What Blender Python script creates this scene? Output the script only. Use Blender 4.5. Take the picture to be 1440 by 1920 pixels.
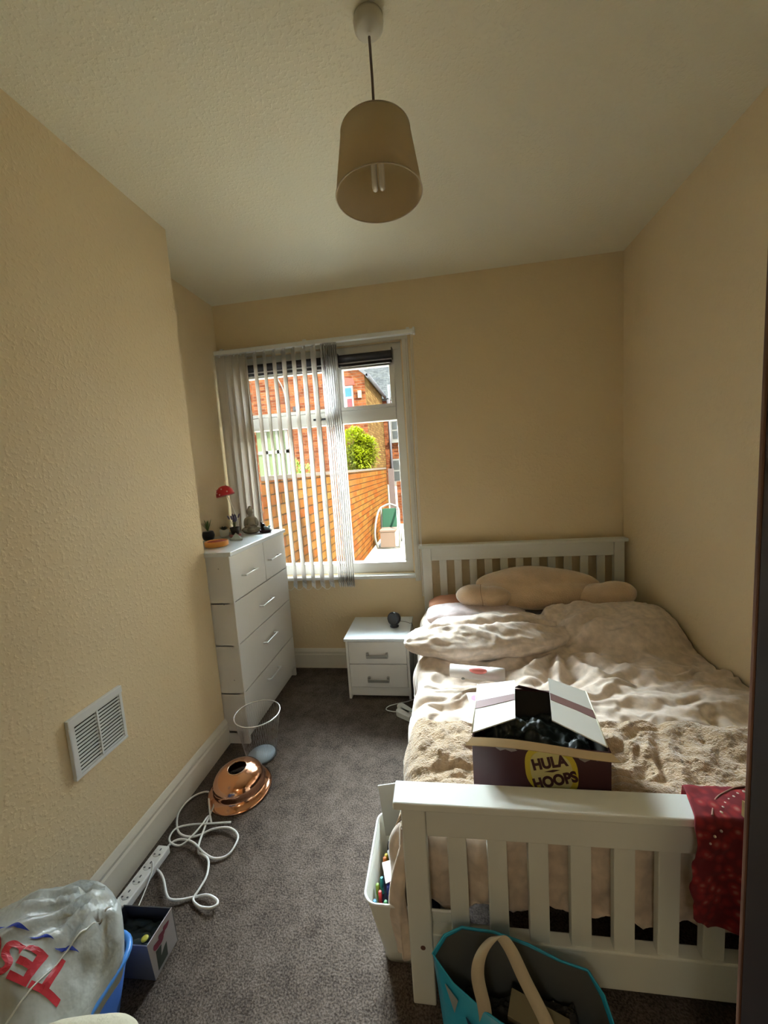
import bpy, bmesh, math, random
from mathutils import Vector, Matrix, noise
from mathutils.bvhtree import BVHTree
random.seed(7)
S=bpy.context.scene
for o in list(bpy.data.objects): bpy.data.objects.remove(o)
COL=S.collection
# ------------------------------------------------------------------ camera
cd=bpy.data.cameras.new('camera'); cam=bpy.data.objects.new('camera',cd); COL.objects.link(cam); S.camera=cam
cd.sensor_fit='HORIZONTAL'; cd.sensor_width=36; cd.lens=732.8*36/1440; cd.clip_start=.02; cd.clip_end=200
Rv=Vector((.98845535,.13607988,-.06662052)); Uv=Vector((.05013385,.12117958,.99136376)); Fv=Vector((-.14297771,.98325875,-.11295839))
m=Matrix((Rv,Uv,-Fv)).transposed().to_4x4(); m.translation=(0,0,1.652); cam.matrix_world=m
# ------------------------------------------------------------------ world, sun, exposure
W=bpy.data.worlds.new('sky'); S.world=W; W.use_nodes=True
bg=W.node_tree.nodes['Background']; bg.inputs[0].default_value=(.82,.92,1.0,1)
# sky with a strong glow lobe added over the yard to brighten the room
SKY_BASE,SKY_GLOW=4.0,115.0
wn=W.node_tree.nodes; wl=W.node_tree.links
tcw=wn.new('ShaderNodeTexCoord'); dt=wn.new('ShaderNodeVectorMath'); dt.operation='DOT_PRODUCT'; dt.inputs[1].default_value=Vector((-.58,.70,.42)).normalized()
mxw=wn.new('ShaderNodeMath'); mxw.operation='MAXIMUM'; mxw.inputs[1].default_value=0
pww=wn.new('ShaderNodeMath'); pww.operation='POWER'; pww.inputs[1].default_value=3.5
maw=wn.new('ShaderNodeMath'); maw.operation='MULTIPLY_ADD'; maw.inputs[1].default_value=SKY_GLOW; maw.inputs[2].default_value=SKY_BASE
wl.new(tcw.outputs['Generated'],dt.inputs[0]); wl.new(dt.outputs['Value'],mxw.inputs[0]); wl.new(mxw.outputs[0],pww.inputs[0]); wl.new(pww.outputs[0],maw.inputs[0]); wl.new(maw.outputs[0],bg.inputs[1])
sd=bpy.data.lights.new('sun','SUN'); sun=bpy.data.objects.new('sun',sd); COL.objects.link(sun)
sd.energy=17.0; sd.color=(1,.93,.80); sd.angle=.01
sun.rotation_euler=Vector((-.55,.38,-.74)).to_track_quat('-Z','Y').to_euler(); sun.location=(6,-4,9)
pd=bpy.data.lights.new('window_portal','AREA'); po=bpy.data.objects.new('window_portal',pd); COL.objects.link(po)
pd.shape='RECTANGLE'; pd.size=1.36; pd.size_y=1.78; po.location=(-.90,3.33,1.69); po.rotation_euler=(-math.pi/2,0,0); pd.cycles.is_portal=True
hd=bpy.data.lights.new('hall_fill','POINT'); ho=bpy.data.objects.new('hall_fill',hd); COL.objects.link(ho); hd.energy=12; hd.color=(1,.93,.80); hd.shadow_soft_size=.15; ho.location=(-.25,-1.15,2.35)  # unseen fill light added in the hall to lift the camera side
S.view_settings.view_transform='Standard'; S.view_settings.look='None'; S.view_settings.gamma=1
S.view_settings.use_curve_mapping=False; S.view_settings.exposure=0.66
# ------------------------------------------------------------------ materials
MATS={}
def mat(name,c,rough=.6,metal=0,bump=0,bscale=40,bdist=.01,var=0,vscale=8,spec=.5,transl=0,sheen=0,var2=None):
    if name in MATS: return MATS[name]
    M=bpy.data.materials.new(name); M.use_nodes=True; N=M.node_tree.nodes; L=M.node_tree.links
    p=N['Principled BSDF']; p.inputs['Base Color'].default_value=(*c,1); p.inputs['Roughness'].default_value=rough
    p.inputs['Metallic'].default_value=metal; p.inputs['Specular IOR Level'].default_value=spec
    if sheen: p.inputs['Sheen Weight'].default_value=sheen
    tc=N.new('ShaderNodeTexCoord')
    if bump:
        nz=N.new('ShaderNodeTexNoise'); nz.inputs['Scale'].default_value=bscale; nz.inputs['Detail'].default_value=3
        L.new(tc.outputs['Object'],nz.inputs['Vector'])
        b=N.new('ShaderNodeBump'); b.inputs['Strength'].default_value=bump; b.inputs['Distance'].default_value=bdist
        L.new(nz.outputs[0],b.inputs['Height']); L.new(b.outputs[0],p.inputs['Normal'])
    if var:
        nz=N.new('ShaderNodeTexNoise'); nz.inputs['Scale'].default_value=vscale; nz.inputs['Detail'].default_value=4
        L.new(tc.outputs['Object'],nz.inputs['Vector'])
        r=N.new('ShaderNodeValToRGB'); r.color_ramp.elements[0].position=.35; r.color_ramp.elements[1].position=.65
        c2=var2 or tuple(max(0,x*(1-var)) for x in c)
        r.color_ramp.elements[0].color=(*c2,1); r.color_ramp.elements[1].color=(*c,1)
        L.new(nz.outputs[0],r.inputs[0]); L.new(r.outputs[0],p.inputs['Base Color'])
    if transl:
        t=N.new('ShaderNodeBsdfTranslucent'); t.inputs[0].default_value=(*c,1)
        mx=N.new('ShaderNodeMixShader'); mx.inputs[0].default_value=transl
        L.new(p.outputs[0],mx.inputs[1]); L.new(t.outputs[0],mx.inputs[2]); L.new(mx.outputs[0],N['Material Output'].inputs[0])
    MATS[name]=M; return M
def brick(name,c1,c2,mortar,axis='x',scale=1.0):
    M=bpy.data.materials.new(name); M.use_nodes=True; N=M.node_tree.nodes; L=M.node_tree.links; p=N['Principled BSDF']
    tc=N.new('ShaderNodeTexCoord'); sp=N.new('ShaderNodeSeparateXYZ'); cb=N.new('ShaderNodeCombineXYZ')
    L.new(tc.outputs['Object'],sp.inputs[0]); L.new(sp.outputs[0 if axis=='x' else 1],cb.inputs[0]); L.new(sp.outputs[2],cb.inputs[1])
    b=N.new('ShaderNodeTexBrick'); L.new(cb.outputs[0],b.inputs['Vector'])
    b.inputs['Scale'].default_value=1; b.inputs['Brick Width'].default_value=.235*scale; b.inputs['Row Height'].default_value=.078*scale
    b.inputs['Mortar Size'].default_value=.008; b.inputs['Color1'].default_value=(*c1,1); b.inputs['Color2'].default_value=(*c2,1); b.inputs['Mortar'].default_value=(*mortar,1)
    nz=N.new('ShaderNodeTexNoise'); nz.inputs['Scale'].default_value=6.5; nz.inputs['Detail'].default_value=6; L.new(tc.outputs['Object'],nz.inputs['Vector'])
    hs=N.new('ShaderNodeHueSaturation'); mr=N.new('ShaderNodeMapRange'); mr.inputs[3].default_value=.45; mr.inputs[4].default_value=1.55
    L.new(nz.outputs[0],mr.inputs[0]); L.new(mr.outputs[0],hs.inputs['Value']); L.new(b.outputs[0],hs.inputs['Color']); L.new(hs.outputs[0],p.inputs['Base Color'])
    bu=N.new('ShaderNodeBump'); bu.inputs['Distance'].default_value=.006; bu.inputs['Strength'].default_value=.6; bu.invert=True; L.new(b.outputs[1],bu.inputs['Height']); L.new(bu.outputs[0],p.inputs['Normal'])
    p.inputs['Roughness'].default_value=1; p.inputs['Specular IOR Level'].default_value=0; MATS[name]=M; return M
def carpet():
    M=bpy.data.materials.new('carpet'); M.use_nodes=True; N=M.node_tree.nodes; L=M.node_tree.links; p=N['Principled BSDF']
    tc=N.new('ShaderNodeTexCoord')
    a=N.new('ShaderNodeTexNoise'); a.inputs['Scale'].default_value=160; a.inputs['Detail'].default_value=3
    b=N.new('ShaderNodeTexNoise'); b.inputs['Scale'].default_value=14; b.inputs['Detail'].default_value=5
    for n in (a,b): L.new(tc.outputs['Object'],n.inputs['Vector'])
    r=N.new('ShaderNodeValToRGB'); r.color_ramp.elements[0].position=.36; r.color_ramp.elements[1].position=.66
    r.color_ramp.elements[0].color=(.045,.034,.028,1); r.color_ramp.elements[1].color=(.165,.133,.11,1)
    ad=N.new('ShaderNodeMath'); ad.operation='MULTIPLY_ADD'; ad.inputs[1].default_value=.33; L.new(b.outputs[0],ad.inputs[0])
    m2=N.new('ShaderNodeMath'); m2.operation='MULTIPLY'; m2.inputs[1].default_value=.68; L.new(a.outputs[0],m2.inputs[0]); L.new(m2.outputs[0],ad.inputs[2])
    L.new(ad.outputs[0],r.inputs[0]); L.new(r.outputs[0],p.inputs['Base Color'])
    bu=N.new('ShaderNodeBump'); bu.inputs['Distance'].default_value=.006; bu.inputs['Strength'].default_value=.8; L.new(a.outputs[0],bu.inputs['Height']); L.new(bu.outputs[0],p.inputs['Normal'])
    p.inputs['Roughness'].default_value=1; p.inputs['Specular IOR Level'].default_value=.1
    return M
def woodchip(name,c,strength,dist,scale):
    M=bpy.data.materials.new(name); M.use_nodes=True; N=M.node_tree.nodes; L=M.node_tree.links; p=N['Principled BSDF']
    tc=N.new('ShaderNodeTexCoord'); v=N.new('ShaderNodeTexNoise'); v.inputs['Scale'].default_value=scale; v.inputs['Detail'].default_value=2
    L.new(tc.outputs['Object'],v.inputs['Vector'])
    r=N.new('ShaderNodeValToRGB'); r.color_ramp.elements[0].position=.5; r.color_ramp.elements[1].position=.72; L.new(v.outputs[0],r.inputs[0])
    w=N.new('ShaderNodeTexNoise'); w.inputs['Scale'].default_value=2.2; L.new(tc.outputs['Object'],w.inputs['Vector'])
    ad=N.new('ShaderNodeMath'); ad.operation='MULTIPLY_ADD'; ad.inputs[1].default_value=2.0; L.new(w.outputs[0],ad.inputs[0]); L.new(r.outputs[0],ad.inputs[2])
    bu=N.new('ShaderNodeBump'); bu.inputs['Distance'].default_value=dist; bu.inputs['Strength'].default_value=strength; L.new(ad.outputs[0],bu.inputs['Height']); L.new(bu.outputs[0],p.inputs['Normal'])
    p.inputs['Base Color'].default_value=(*c,1); p.inputs['Roughness'].default_value=.55; p.inputs['Specular IOR Level'].default_value=.35
    return M
def glassy():
    M=bpy.data.materials.new('window_glass'); M.use_nodes=True; N=M.node_tree.nodes; L=M.node_tree.links
    N.remove(N['Principled BSDF']); t=N.new('ShaderNodeBsdfTransparent'); t.inputs[0].default_value=(.95,.97,.96,1)
    g=N.new('ShaderNodeBsdfGlossy'); g.inputs['Roughness'].default_value=.02; f=N.new('ShaderNodeFresnel'); f.inputs[0].default_value=1.25
    mx=N.new('ShaderNodeMixShader'); L.new(f.outputs[0],mx.inputs[0]); L.new(t.outputs[0],mx.inputs[1]); L.new(g.outputs[0],mx.inputs[2]); L.new(mx.outputs[0],N['Material Output'].inputs[0])
    return M
WALLC=(.81,.66,.42)
m_wall=woodchip('wall_paint',WALLC,.25,.0035,55); m_wallL=woodchip('wall_paint_woodchip',WALLC,.30,.004,62)
m_ceil=woodchip('ceiling_paint',(.86,.82,.645),.28,.004,70)
m_carpet=carpet(); m_glass=glassy()
m_trim=mat('trim_gloss_white',(.74,.70,.60),.35,bump=.1,bscale=15)
m_pvc=mat('white_upvc',(.80,.80,.77),.35)
m_white=mat('white_painted_wood',(.74,.75,.69),.42,bump=.06,bscale=30,bdist=.002)
m_lam=mat('white_laminate',(.72,.71,.68),.30); m_lamtop=mat('white_laminate_top',(.74,.80,.83),.22)
m_chrome=mat('brushed_chrome',(.80,.82,.82),.38,metal=.7); m_grey=mat('grey_plastic_handle',(.36,.36,.34),.4,metal=.6)
m_black=mat('black_plastic',(.015,.014,.016),.35); m_dark=mat('charcoal_fabric',(.045,.042,.048),.8)
m_vane=mat('blind_vane_fabric',(.80,.76,.71),.8,transl=.26); m_wht=mat('white_plastic',(.82,.83,.82),.35)
m_shade=mat('beige_shade_fabric',(.72,.60,.40),.85,transl=.35,bump=.3,bscale=300,bdist=.001)
m_cord=mat('brown_cord',(.15,.105,.085),.6); m_red=mat('red_enamel',(.62,.03,.04),.3)
m_copper=mat('polished_copper',(.80,.42,.26),.14,metal=1); m_steel=mat('bin_steel_wire',(.55,.56,.56),.3,metal=1)
m_door=mat('dark_wood_door',(.014,.007,.005),.5,var=.4,vscale=6)
# ------------------------------------------------------------------ helpers
ORG={}
def tag(o,label=None,cat=None,group=None,kind=None):
    if label:o['label']=label
    if cat:o['category']=cat
    if group:o['group']=group
    if kind:o['kind']=kind
    return o
def thing(name,loc,label,cat,group=None):
    o=bpy.data.objects.new(name,None); COL.objects.link(o); o.location=loc; o.empty_display_size=.05; ORG[o.name]=Vector(loc); return tag(o,label,cat,group)
class B:
    """collects shapes (world coordinates) for ONE mesh object"""
    def __init__(s): s.v=[]; s.f=[]; s.mi=[]; s.sm=[]
    def add(s,vs,fs,mi=0,smooth=False):
        n=len(s.v); s.v+=[Vector(v) for v in vs]; s.f+=[tuple(i+n for i in f) for f in fs]; s.mi+=[mi]*len(fs); s.sm+=[smooth]*len(fs); return s
    def box(s,a,b,mi=0,M=None):
        x0,y0,z0=a; x1,y1,z1=b
        vs=[Vector(p) for p in [(x0,y0,z0),(x1,y0,z0),(x1,y1,z0),(x0,y1,z0),(x0,y0,z1),(x1,y0,z1),(x1,y1,z1),(x0,y1,z1)]]
        if M: vs=[M@p for p in vs]
        return s.add(vs,[(0,3,2,1),(4,5,6,7),(0,1,5,4),(1,2,6,5),(2,3,7,6),(3,0,4,7)],mi)
    def slab(s,quad,d,mi=0):
        """prism: polygon points extruded by vector d"""
        n=len(quad); q=[Vector(p) for p in quad]; d=Vector(d); vs=q+[p+d for p in q]
        return s.add(vs,[tuple(range(n))[::-1],tuple(range(n,2*n))]+[(i,(i+1)%n,n+(i+1)%n,n+i) for i in range(n)],mi)
    def lathe(s,prof,c=(0,0,0),n=40,mi=0,M=None,smooth=True,closed=False):
        vs=[];c=Vector(c)
        for r,z in prof:
            for i in range(n):
                a=2*math.pi*i/n; p=Vector((r*math.cos(a),r*math.sin(a),z)); vs.append((M@p if M else p)+c)
        k=len(prof); fs=[(j*n+i,j*n+(i+1)%n,(j+1)*n+(i+1)%n,(j+1)*n+i) for j in range(k-1) for i in range(n)]
        if closed: fs+=[((k-1)*n+i,(k-1)*n+(i+1)%n,(i+1)%n,i) for i in range(n)]
        s.add(vs,fs,mi,smooth)
        if not closed:
            for j,rev in ((0,True),(k-1,False)):
                if prof[j][0]>1e-5:
                    f=tuple(range(j*n,j*n+n)); s.f.append(tuple(len(s.v)-len(vs)+i for i in (f[::-1] if rev else f))); s.mi.append(mi); s.sm.append(False)
        return s
    def tube(s,pts,r,n=8,mi=0,closed=False,smooth=True):
        pts=[Vector(p) for p in pts]; m_=len(pts); vs=[]; up=Vector((0,0,1)); prev=None
        for i,p in enumerate(pts):
            if closed: t=pts[(i+1)%m_]-pts[i-1]
            else: t=pts[min(i+1,m_-1)]-pts[max(i-1,0)]
            t.normalize()
            if prev is None:
                a=t.cross(up); 
                if a.length<.1:a=t.cross(Vector((1,0,0)))
            else: a=prev-t*prev.dot(t)
            a.normalize(); prev=a; b=t.cross(a); rr=r[i] if isinstance(r,(list,tuple)) else r
            for k in range(n):
                g=2*math.pi*k/n; vs.append(p+a*math.cos(g)*rr+b*math.sin(g)*rr)
        fs=[]
        for j in range(m_ if closed else m_-1):
            j2=(j+1)%m_
            fs+=[(j*n+k,j*n+(k+1)%n,j2*n+(k+1)%n,j2*n+k) for k in range(n)]
        s.add(vs,fs,mi,smooth)
        if not closed: 
            o=len(s.v)-len(vs); s.f+=[tuple(o+k for k in range(n))[::-1],tuple(o+(m_-1)*n+k for k in range(n))]; s.mi+=[mi]*2; s.sm+=[False]*2
        return s
    def ball(s,c,r,n=20,k=12,mi=0,M=None):
        c=Vector(c); r=r if isinstance(r,(tuple,list)) else (r,r,r); vs=[]
        for j in range(k+1):
            th=math.pi*j/k
            for i in range(n):
                a=2*math.pi*i/n; p=Vector((r[0]*math.sin(th)*math.cos(a),r[1]*math.sin(th)*math.sin(a),-r[2]*math.cos(th)))
                vs.append((M@p if M else p)+c)
        return s.add(vs,[(j*n+i,j*n+(i+1)%n,(j+1)*n+(i+1)%n,(j+1)*n+i) for j in range(k) for i in range(n)],mi,True)
    def grid(s,f,nu,nv,mi=0,smooth=True):
        vs=[f(i/nu,j/nv) for j in range(nv+1) for i in range(nu+1)]
        return s.add(vs,[(j*(nu+1)+i,j*(nu+1)+i+1,(j+1)*(nu+1)+i+1,(j+1)*(nu+1)+i) for j in range(nv) for i in range(nu)],mi,smooth)
    def build(s,name,mats,parent=None,origin=None,bevel=0,seg=2,solid=0,remesh=0,subd=0,label=None):
        if not isinstance(mats,(list,tuple)): mats=[mats]
        if parent is not None: org=ORG[parent.name]
        elif origin is not None: org=Vector(origin)
        else:
            xs=[v.x for v in s.v]; ys=[v.y for v in s.v]; org=Vector(((min(xs)+max(xs))/2,(min(ys)+max(ys))/2,min(v.z for v in s.v)))
        me=bpy.data.meshes.new(name); me.from_pydata([v-org for v in s.v],[],s.f)
        for mm in mats: me.materials.append(mm)
        me.polygons.foreach_set('material_index',s.mi); me.polygons.foreach_set('use_smooth',s.sm)
        bm=bmesh.new(); bm.from_mesh(me); bmesh.ops.remove_doubles(bm,verts=bm.verts,dist=1e-5); bmesh.ops.recalc_face_normals(bm,faces=bm.faces); bm.to_mesh(me); bm.free()
        o=bpy.data.objects.new(name,me); COL.objects.link(o); ORG[o.name]=org
        if parent is not None: o.parent=parent
        else: o.location=org
        if solid: q=o.modifiers.new('solid','SOLIDIFY'); q.thickness=solid; q.offset=0
        if remesh: q=o.modifiers.new('remesh','REMESH'); q.mode='VOXEL'; q.voxel_size=remesh; q.use_smooth_shade=True; q=o.modifiers.new('sm','SMOOTH'); q.iterations=6; q.factor=.5
        if bevel: q=o.modifiers.new('bevel','BEVEL'); q.width=bevel; q.segments=seg; q.limit_method='ANGLE'; q.angle_limit=.6
        if subd: q=o.modifiers.new('sub','SUBSURF'); q.levels=subd; q.render_levels=subd
        if label:o['label']=label
        return o
def struct(o): o['kind']='structure'; return o
def rot(c,ang,axis='Z'):
    c=Vector(c); return Matrix.Translation(c)@Matrix.Rotation(ang,4,axis)@Matrix.Translation(-c)
def spline(P,k=6,closed=False):
    P=[Vector(p) for p in P]; n=len(P); out=[]
    for i in range(n if closed else n-1):
        g=(lambda q:P[q%n]) if closed else (lambda q:P[max(0,min(n-1,q))])
        a,b,c,d=g(i-1),g(i),g(i+1),g(i+2)
        for j in range(k):
            t=j/k; out.append(.5*((2*b)+(c-a)*t+(2*a-5*b+4*c-d)*t*t+(3*b-a-3*c+d)*t**3))
    if not closed: out.append(P[-1])
    return out
def fbm(x,y,z=0,o=3):
    s=0;a=1
    for i in range(o): s+=a*noise.noise(Vector((x,y,z+i*7.3))); x*=2.03;y*=2.03;a*=.5
    return s
def textmesh(txt,size,bold=.0):
    c=bpy.data.curves.new('t','FONT'); c.body=txt; c.size=size; c.align_x='CENTER'; c.align_y='CENTER'; c.offset=bold
    o=bpy.data.objects.new('t',c); COL.objects.link(o); dg=bpy.context.evaluated_depsgraph_get(); me=o.evaluated_get(dg).to_mesh()
    vs=[v.co.copy() for v in me.vertices]; fs=[tuple(p.vertices) for p in me.polygons]
    bpy.data.objects.remove(o); bpy.data.curves.remove(c); return vs,fs
# ================================================================== ROOM
XL,XA,XR,YB,YC,H=-1.394,-1.706,1.321,3.05,2.10,3.005
YF=-.45
struct(B().box((XA-.2,YF-1.5,-.12),(XR+.2,YB+.02,0)).build('floor',m_carpet))
struct(B().box((XA-.2,YF-1.5,H),(XR+.2,YB+.3,H+.12)).build('ceiling',m_ceil))
struct(B().box((XA-.2,YF-1.5,0),(XL,YC,H)).build('wall_left',m_wallL))           # chimney breast
struct(B().box((XA-.2,YC,0),(XA,YB+.02,H)).build('wall_alcove',m_wall))
struct(B().box((XR,YF-1.5,0),(XR+.2,YB+.3,H)).build('wall_right',m_wall))
WX0,WX1,WZ0,WZ1=-1.635,-.235,.80,2.59
wb=B()
wb.box((XA-.2,YB,0),(WX0,YB+.28,H)); wb.box((WX1,YB,0),(XR,YB+.28,H)); wb.box((WX0,YB,0),(WX1,YB+.28,WZ0)); wb.box((WX0,YB,WZ1),(WX1,YB+.28,H))
struct(wb.build('wall_back',m_wall))
wf=B(); wf.box((XL,YF-.12,0),(-.45,YF,H)); wf.box((.66,YF-.12,0),(XR,YF,H)); wf.box((-.45,YF-.12,2.08),(.66,YF,H))
struct(wf.build('wall_front',m_wall))
struct(B().box((XL,YF-1.5,0),(XR,YF-1.38,H)).build('wall_hall',m_wall))
def skirt(name,p0,p1,nrm):
    p0=Vector(p0);p1=Vector(p1);n=Vector(nrm); prof=[(0,0),(.019,0),(.019,.115),(.013,.125),(.016,.140),(.012,.150),(.004,.165),(0,.168)]
    vs=[];k=len(prof)
    for p in (p0,p1):
        for d,z in prof: vs.append(p+n*d+Vector((0,0,z)))
    fs=[(i,(i+1)%k,k+(i+1)%k,k+i) for i in range(k)]+[tuple(range(k))[::-1],tuple(range(k,2*k))]
    return struct(B().add(vs,fs).build(name,m_trim))
skirt('baseboard_left',(XL,YF,0),(XL,YC+.018,0),(1,0,0)); skirt('baseboard_back',(XA,YB,0),(XR,YB,0),(0,-1,0))
skirt('baseboard_right',(XR,YF,0),(XR,YB-.02,0),(-1,0,0)); skirt('baseboard_alcove',(XA,YC,0),(XA,YB-.02,0),(1,0,0))
# window ----------------------------------------------------------
win=struct(bpy.data.objects.new('window_1',None)); COL.objects.link(win); win.location=(-.9,YB+.1,WZ0); ORG['window_1']=Vector(win.location)
fy0,fy1=YB+.035,YB+.10
f=B()
f.box((WX0,fy0,WZ0+.085),(WX0+.055,fy1,WZ1-.05)); f.box((WX1-.065,fy0,WZ0+.085),(WX1,fy1,WZ1-.05)); f.box((WX0,fy0,WZ0),(WX1,fy1,WZ0+.085)); f.box((WX0,fy0,WZ1-.05),(WX1,fy1,WZ1))
f.box((-.80,fy0+.001,WZ0+.085),(-.735,fy1-.001,WZ1-.05)); f.box((WX0+.055,fy0-.004,2.015),(WX1-.065,fy1+.002,2.115))
f.build('window_frame',m_pvc,win,bevel=.006)
for nm,(x0,x1) in (('l',(WX0+.055,-.80)),('r',(-.735,WX1-.065))):
    q=B()
    for z0,z1 in ((2.115,WZ1-.05),):
        q.box((x0,fy0-.012,z0+.025),(x0+.03,fy1-.01,z1-.11)); q.box((x1-.035,fy0-.012,z0+.025),(x1,fy1-.01,z1-.11)); q.box((x0,fy0-.012,z0),(x1,fy1-.01,z0+.025)); q.box((x0,fy0-.012,z1-.11),(x1,fy1-.01,z1))
    q.build('casement',m_pvc,win,bevel=.004)
    B().box((x0+.02,fy0+.03,2.13),(x1-.02,fy0+.036,WZ1-.10)).build('pane',m_glass,win)
    B().box((x0,fy0+.03,WZ0+.08),(x1,fy0+.036,2.02)).build('pane',m_glass,win)
h=B(); h.box((-.96,fy0-.03,2.055),(-.86,fy0-.012,2.07)); h.box((-.92,fy0-.02,2.05),(-.90,fy0,2.085)); h.build('window_handle',m_black,win,bevel=.003)
st=B(); st.box((WX0-.06,YB-.055,WZ0-.028),(WX1+.015,YB+.034,WZ0-.0005)); struct(st.build('window_sill',m_pvc,bevel=.006)).name='trim_1'
ar=B(); ar.box((WX1+.016,YB-.018,WZ0-.06),(WX1+.055,YB+.03,WZ1)); ar.box((WX1+.012,YB-.026,WZ0-.06),(WX1+.042,YB-.0185,WZ1)); ar.box((WX0-.05,YB-.018,WZ1),(WX1+.055,YB+.03,WZ1+.05)); ar.box((WX0-.055,YB-.018,WZ0),(WX0,YB+.03,WZ1))
struct(ar.build('trim_2',m_trim,bevel=.004))
# roller blinds above the panes
for x0,x1,lab in ((-1.53,-.815,'rolled-up black roller blind over the left pane, behind the vertical blind'),(-.72,-.305,'rolled-up black roller blind over the uncovered right pane')):
    t=thing('roller_blind',((x0+x1)/2,YB+.01,2.44),lab,'roller blind','black roller blinds in the window')
    B().lathe([(.028,x0),(.028,x1)],n=20,M=Matrix(((0,0,1,0),(1,0,0,0),(0,1,0,0),(0,0,0,1))),c=(0,YB+.005,2.50)).build('fabric_roll',m_dark,t)
    B().box((x0,YB-.02,2.435),(x1,YB+.01,2.455)).build('bottom_bar',m_black,t,bevel=.004)
    B().box((x0-.006,YB-.03,2.46),(x0,YB+.03,2.54)).build('bracket',m_black,t); B().box((x1,YB-.03,2.46),(x1+.006,YB+.03,2.54)).build('bracket',m_black,t)
# vertical blind
YV=2.968
vb=thing('vertical_blind',(-.9,YV,.73),'off-white vertical blind, half drawn across the left side of the window','blind')
r=B(); r.box((-1.68,YV-.02,2.60),(-.125,YV+.02,2.632)); r.build('headrail',m_pvc,vb,bevel=.004)
for x in (-1.62,-.95,-.17): B().box((x-.012,YV-.01,2.632),(x+.012,YB-.001,2.645)).build('bracket',m_pvc,vb)
B().box((-.135,YV-.024,2.595),(-.118,YV+.024,2.64)).build('end_cap',m_pvc,vb,bevel=.003)
def vane(x,ang,w=.089,name='vane'):
    v=B(); c,s_=math.cos(ang),math.sin(ang)
    def fn(u,t):
        a=(u-.5)*w; bow=.004*(1-(2*u-1)**2)
        sw=.004*math.sin(3*t+x*9)*(1-t)
        return Vector((x+c*a-s_*bow+sw,YV+s_*a+c*bow,.745+t*1.85))
    v.grid(fn,4,16); o=v.build(name,m_vane,vb,solid=.0012)
    b=B(); b.box((-w/2+.004,-.0015,0),(w/2-.004,.0015,.035),M=Matrix.Translation((x,YV,.728))@Matrix.Rotation(ang,4,'Z')); b.build('bottom_weight',m_wht,o)
    b=B(); b.box((-.006,-.004,0),(.006,.004,.02),M=Matrix.Translation((x,YV,2.585))@Matrix.Rotation(ang,4,'Z')); b.build('hanger',m_wht,o)
for i,x in enumerate((-1.645,-1.585,-1.525,-1.468)): vane(x,math.radians(-10-4*i))
for i in range(8): vane(-1.435+i*.0778,math.radians(-49+2*math.sin(i*2.1)))
for i in range(8): vane(-.828+i*.0165,math.radians(-66+1.5*math.sin(i*1.7)),w=.075)
# bead chain linking the vane weights
ch=B()
for i in range(7):
    x=-1.435+i*.0778; ch.tube([(x+.0778*t,YV-.02,.742-.03*math.sin(math.pi*t)) for t in [k/8 for k in range(9)]],.0018,6)
ch.build('weight_chain',m_wht,vb)
cc=B(); cc.tube([(-.150,YV-.022,2.60),(-.157,YV-.022,1.9),(-.165,YV-.022,1.0),(-.169,YV-.022,.64)],.0022,6); cc.tube([(-.138,YV-.022,2.60),(-.15,YV-.022,1.6),(-.161,YV-.022,.64)],.0018,6); cc.build('pull_cord',m_wht,vb)
# door leaf (dark, at the right edge) ------------------------------
dr=struct(bpy.data.objects.new('door_1',None)); COL.objects.link(dr); dr.location=(.56,0,0); ORG['door_1']=Vector(dr.location)
E0=Vector((.503,.70,0)); E1=Vector((.648,-.42,0)); dd=(E0-E1).normalized(); nn=Vector((-dd.y,dd.x,0)); Md=Matrix(((dd.x,-nn.x,0,E1.x),(dd.y,-nn.y,0,E1.y),(0,0,1,0),(0,0,0,1)))
Lk=(E0-E1).length
B().box((0,0,.01),(Lk-.008,.04,2.0),M=Md).build('door_leaf',m_door,dr,bevel=.003)
B().box((Lk-.008,-.001,.01),(Lk,.041,2.0),M=Md).build('edge_lipping',mat('worn_brown_edge',(.16,.075,.045),.5,var=.5,vscale=5),dr,bevel=.002,label='worn reddish brown edge strip')
p=B(); p.box((Lk-.002,.006,.90),(Lk+.003,.034,1.07),M=Md); p.build('latch_plate',mat('tarnished_brass',(.45,.33,.16),.45,metal=.5),dr,bevel=.001)
p=B(); p.slab([Md@Vector(q) for q in [(Lk+.003,.010,.985),(Lk+.016,.010,.985),(Lk+.003,.030,.985)]],(0,0,.03)); p.build('latch_bolt',MATS['tarnished_brass'],dr)
for z in (.02,): pass
# air vent -----------------------------------------------------------
vt=thing('air_vent',(XL,1.268,.575),'white plastic louvred air vent low on the left wall','vent')
f=B(); y0,y1,z0,z1=1.147,1.392,.573,.810
f.box((XL,y0,z0+.012),(XL+.016,y0+.022,z1-.03)); f.box((XL,y1-.014,z0+.012),(XL+.012,y1,z1-.03)); f.box((XL,y0,z0),(XL+.014,y1,z0+.012)); f.box((XL,y0,z1-.03),(XL+.016,y1,z1))
f.box((XL,(y0+y1)/2-.004,z0+.012),(XL+.013,(y0+y1)/2+.004,z1-.03)); f.build('frame',m_wht,vt,bevel=.002)
B().box((XL,y0+.005,z0+.005),(XL+.002,y1-.005,z1-.005)).build('backing',mat('vent_gap_shade',(.035,.035,.03),.8),vt)  # dark sheet standing for the shade between the louvres
n=14
for i in range(n):
    z=z0+.018+i*(z1-.034-z0-.018)/(n-1)
    B().slab([(XL+.006,y0+.022,z+.003),(XL+.011,y0+.022,z+.000),(XL+.011,y0+.022,z-.003),(XL+.006,y0+.022,z-.001)],(0,y1-y0-.036,0)).build('louvre',m_wht,vt)
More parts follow.
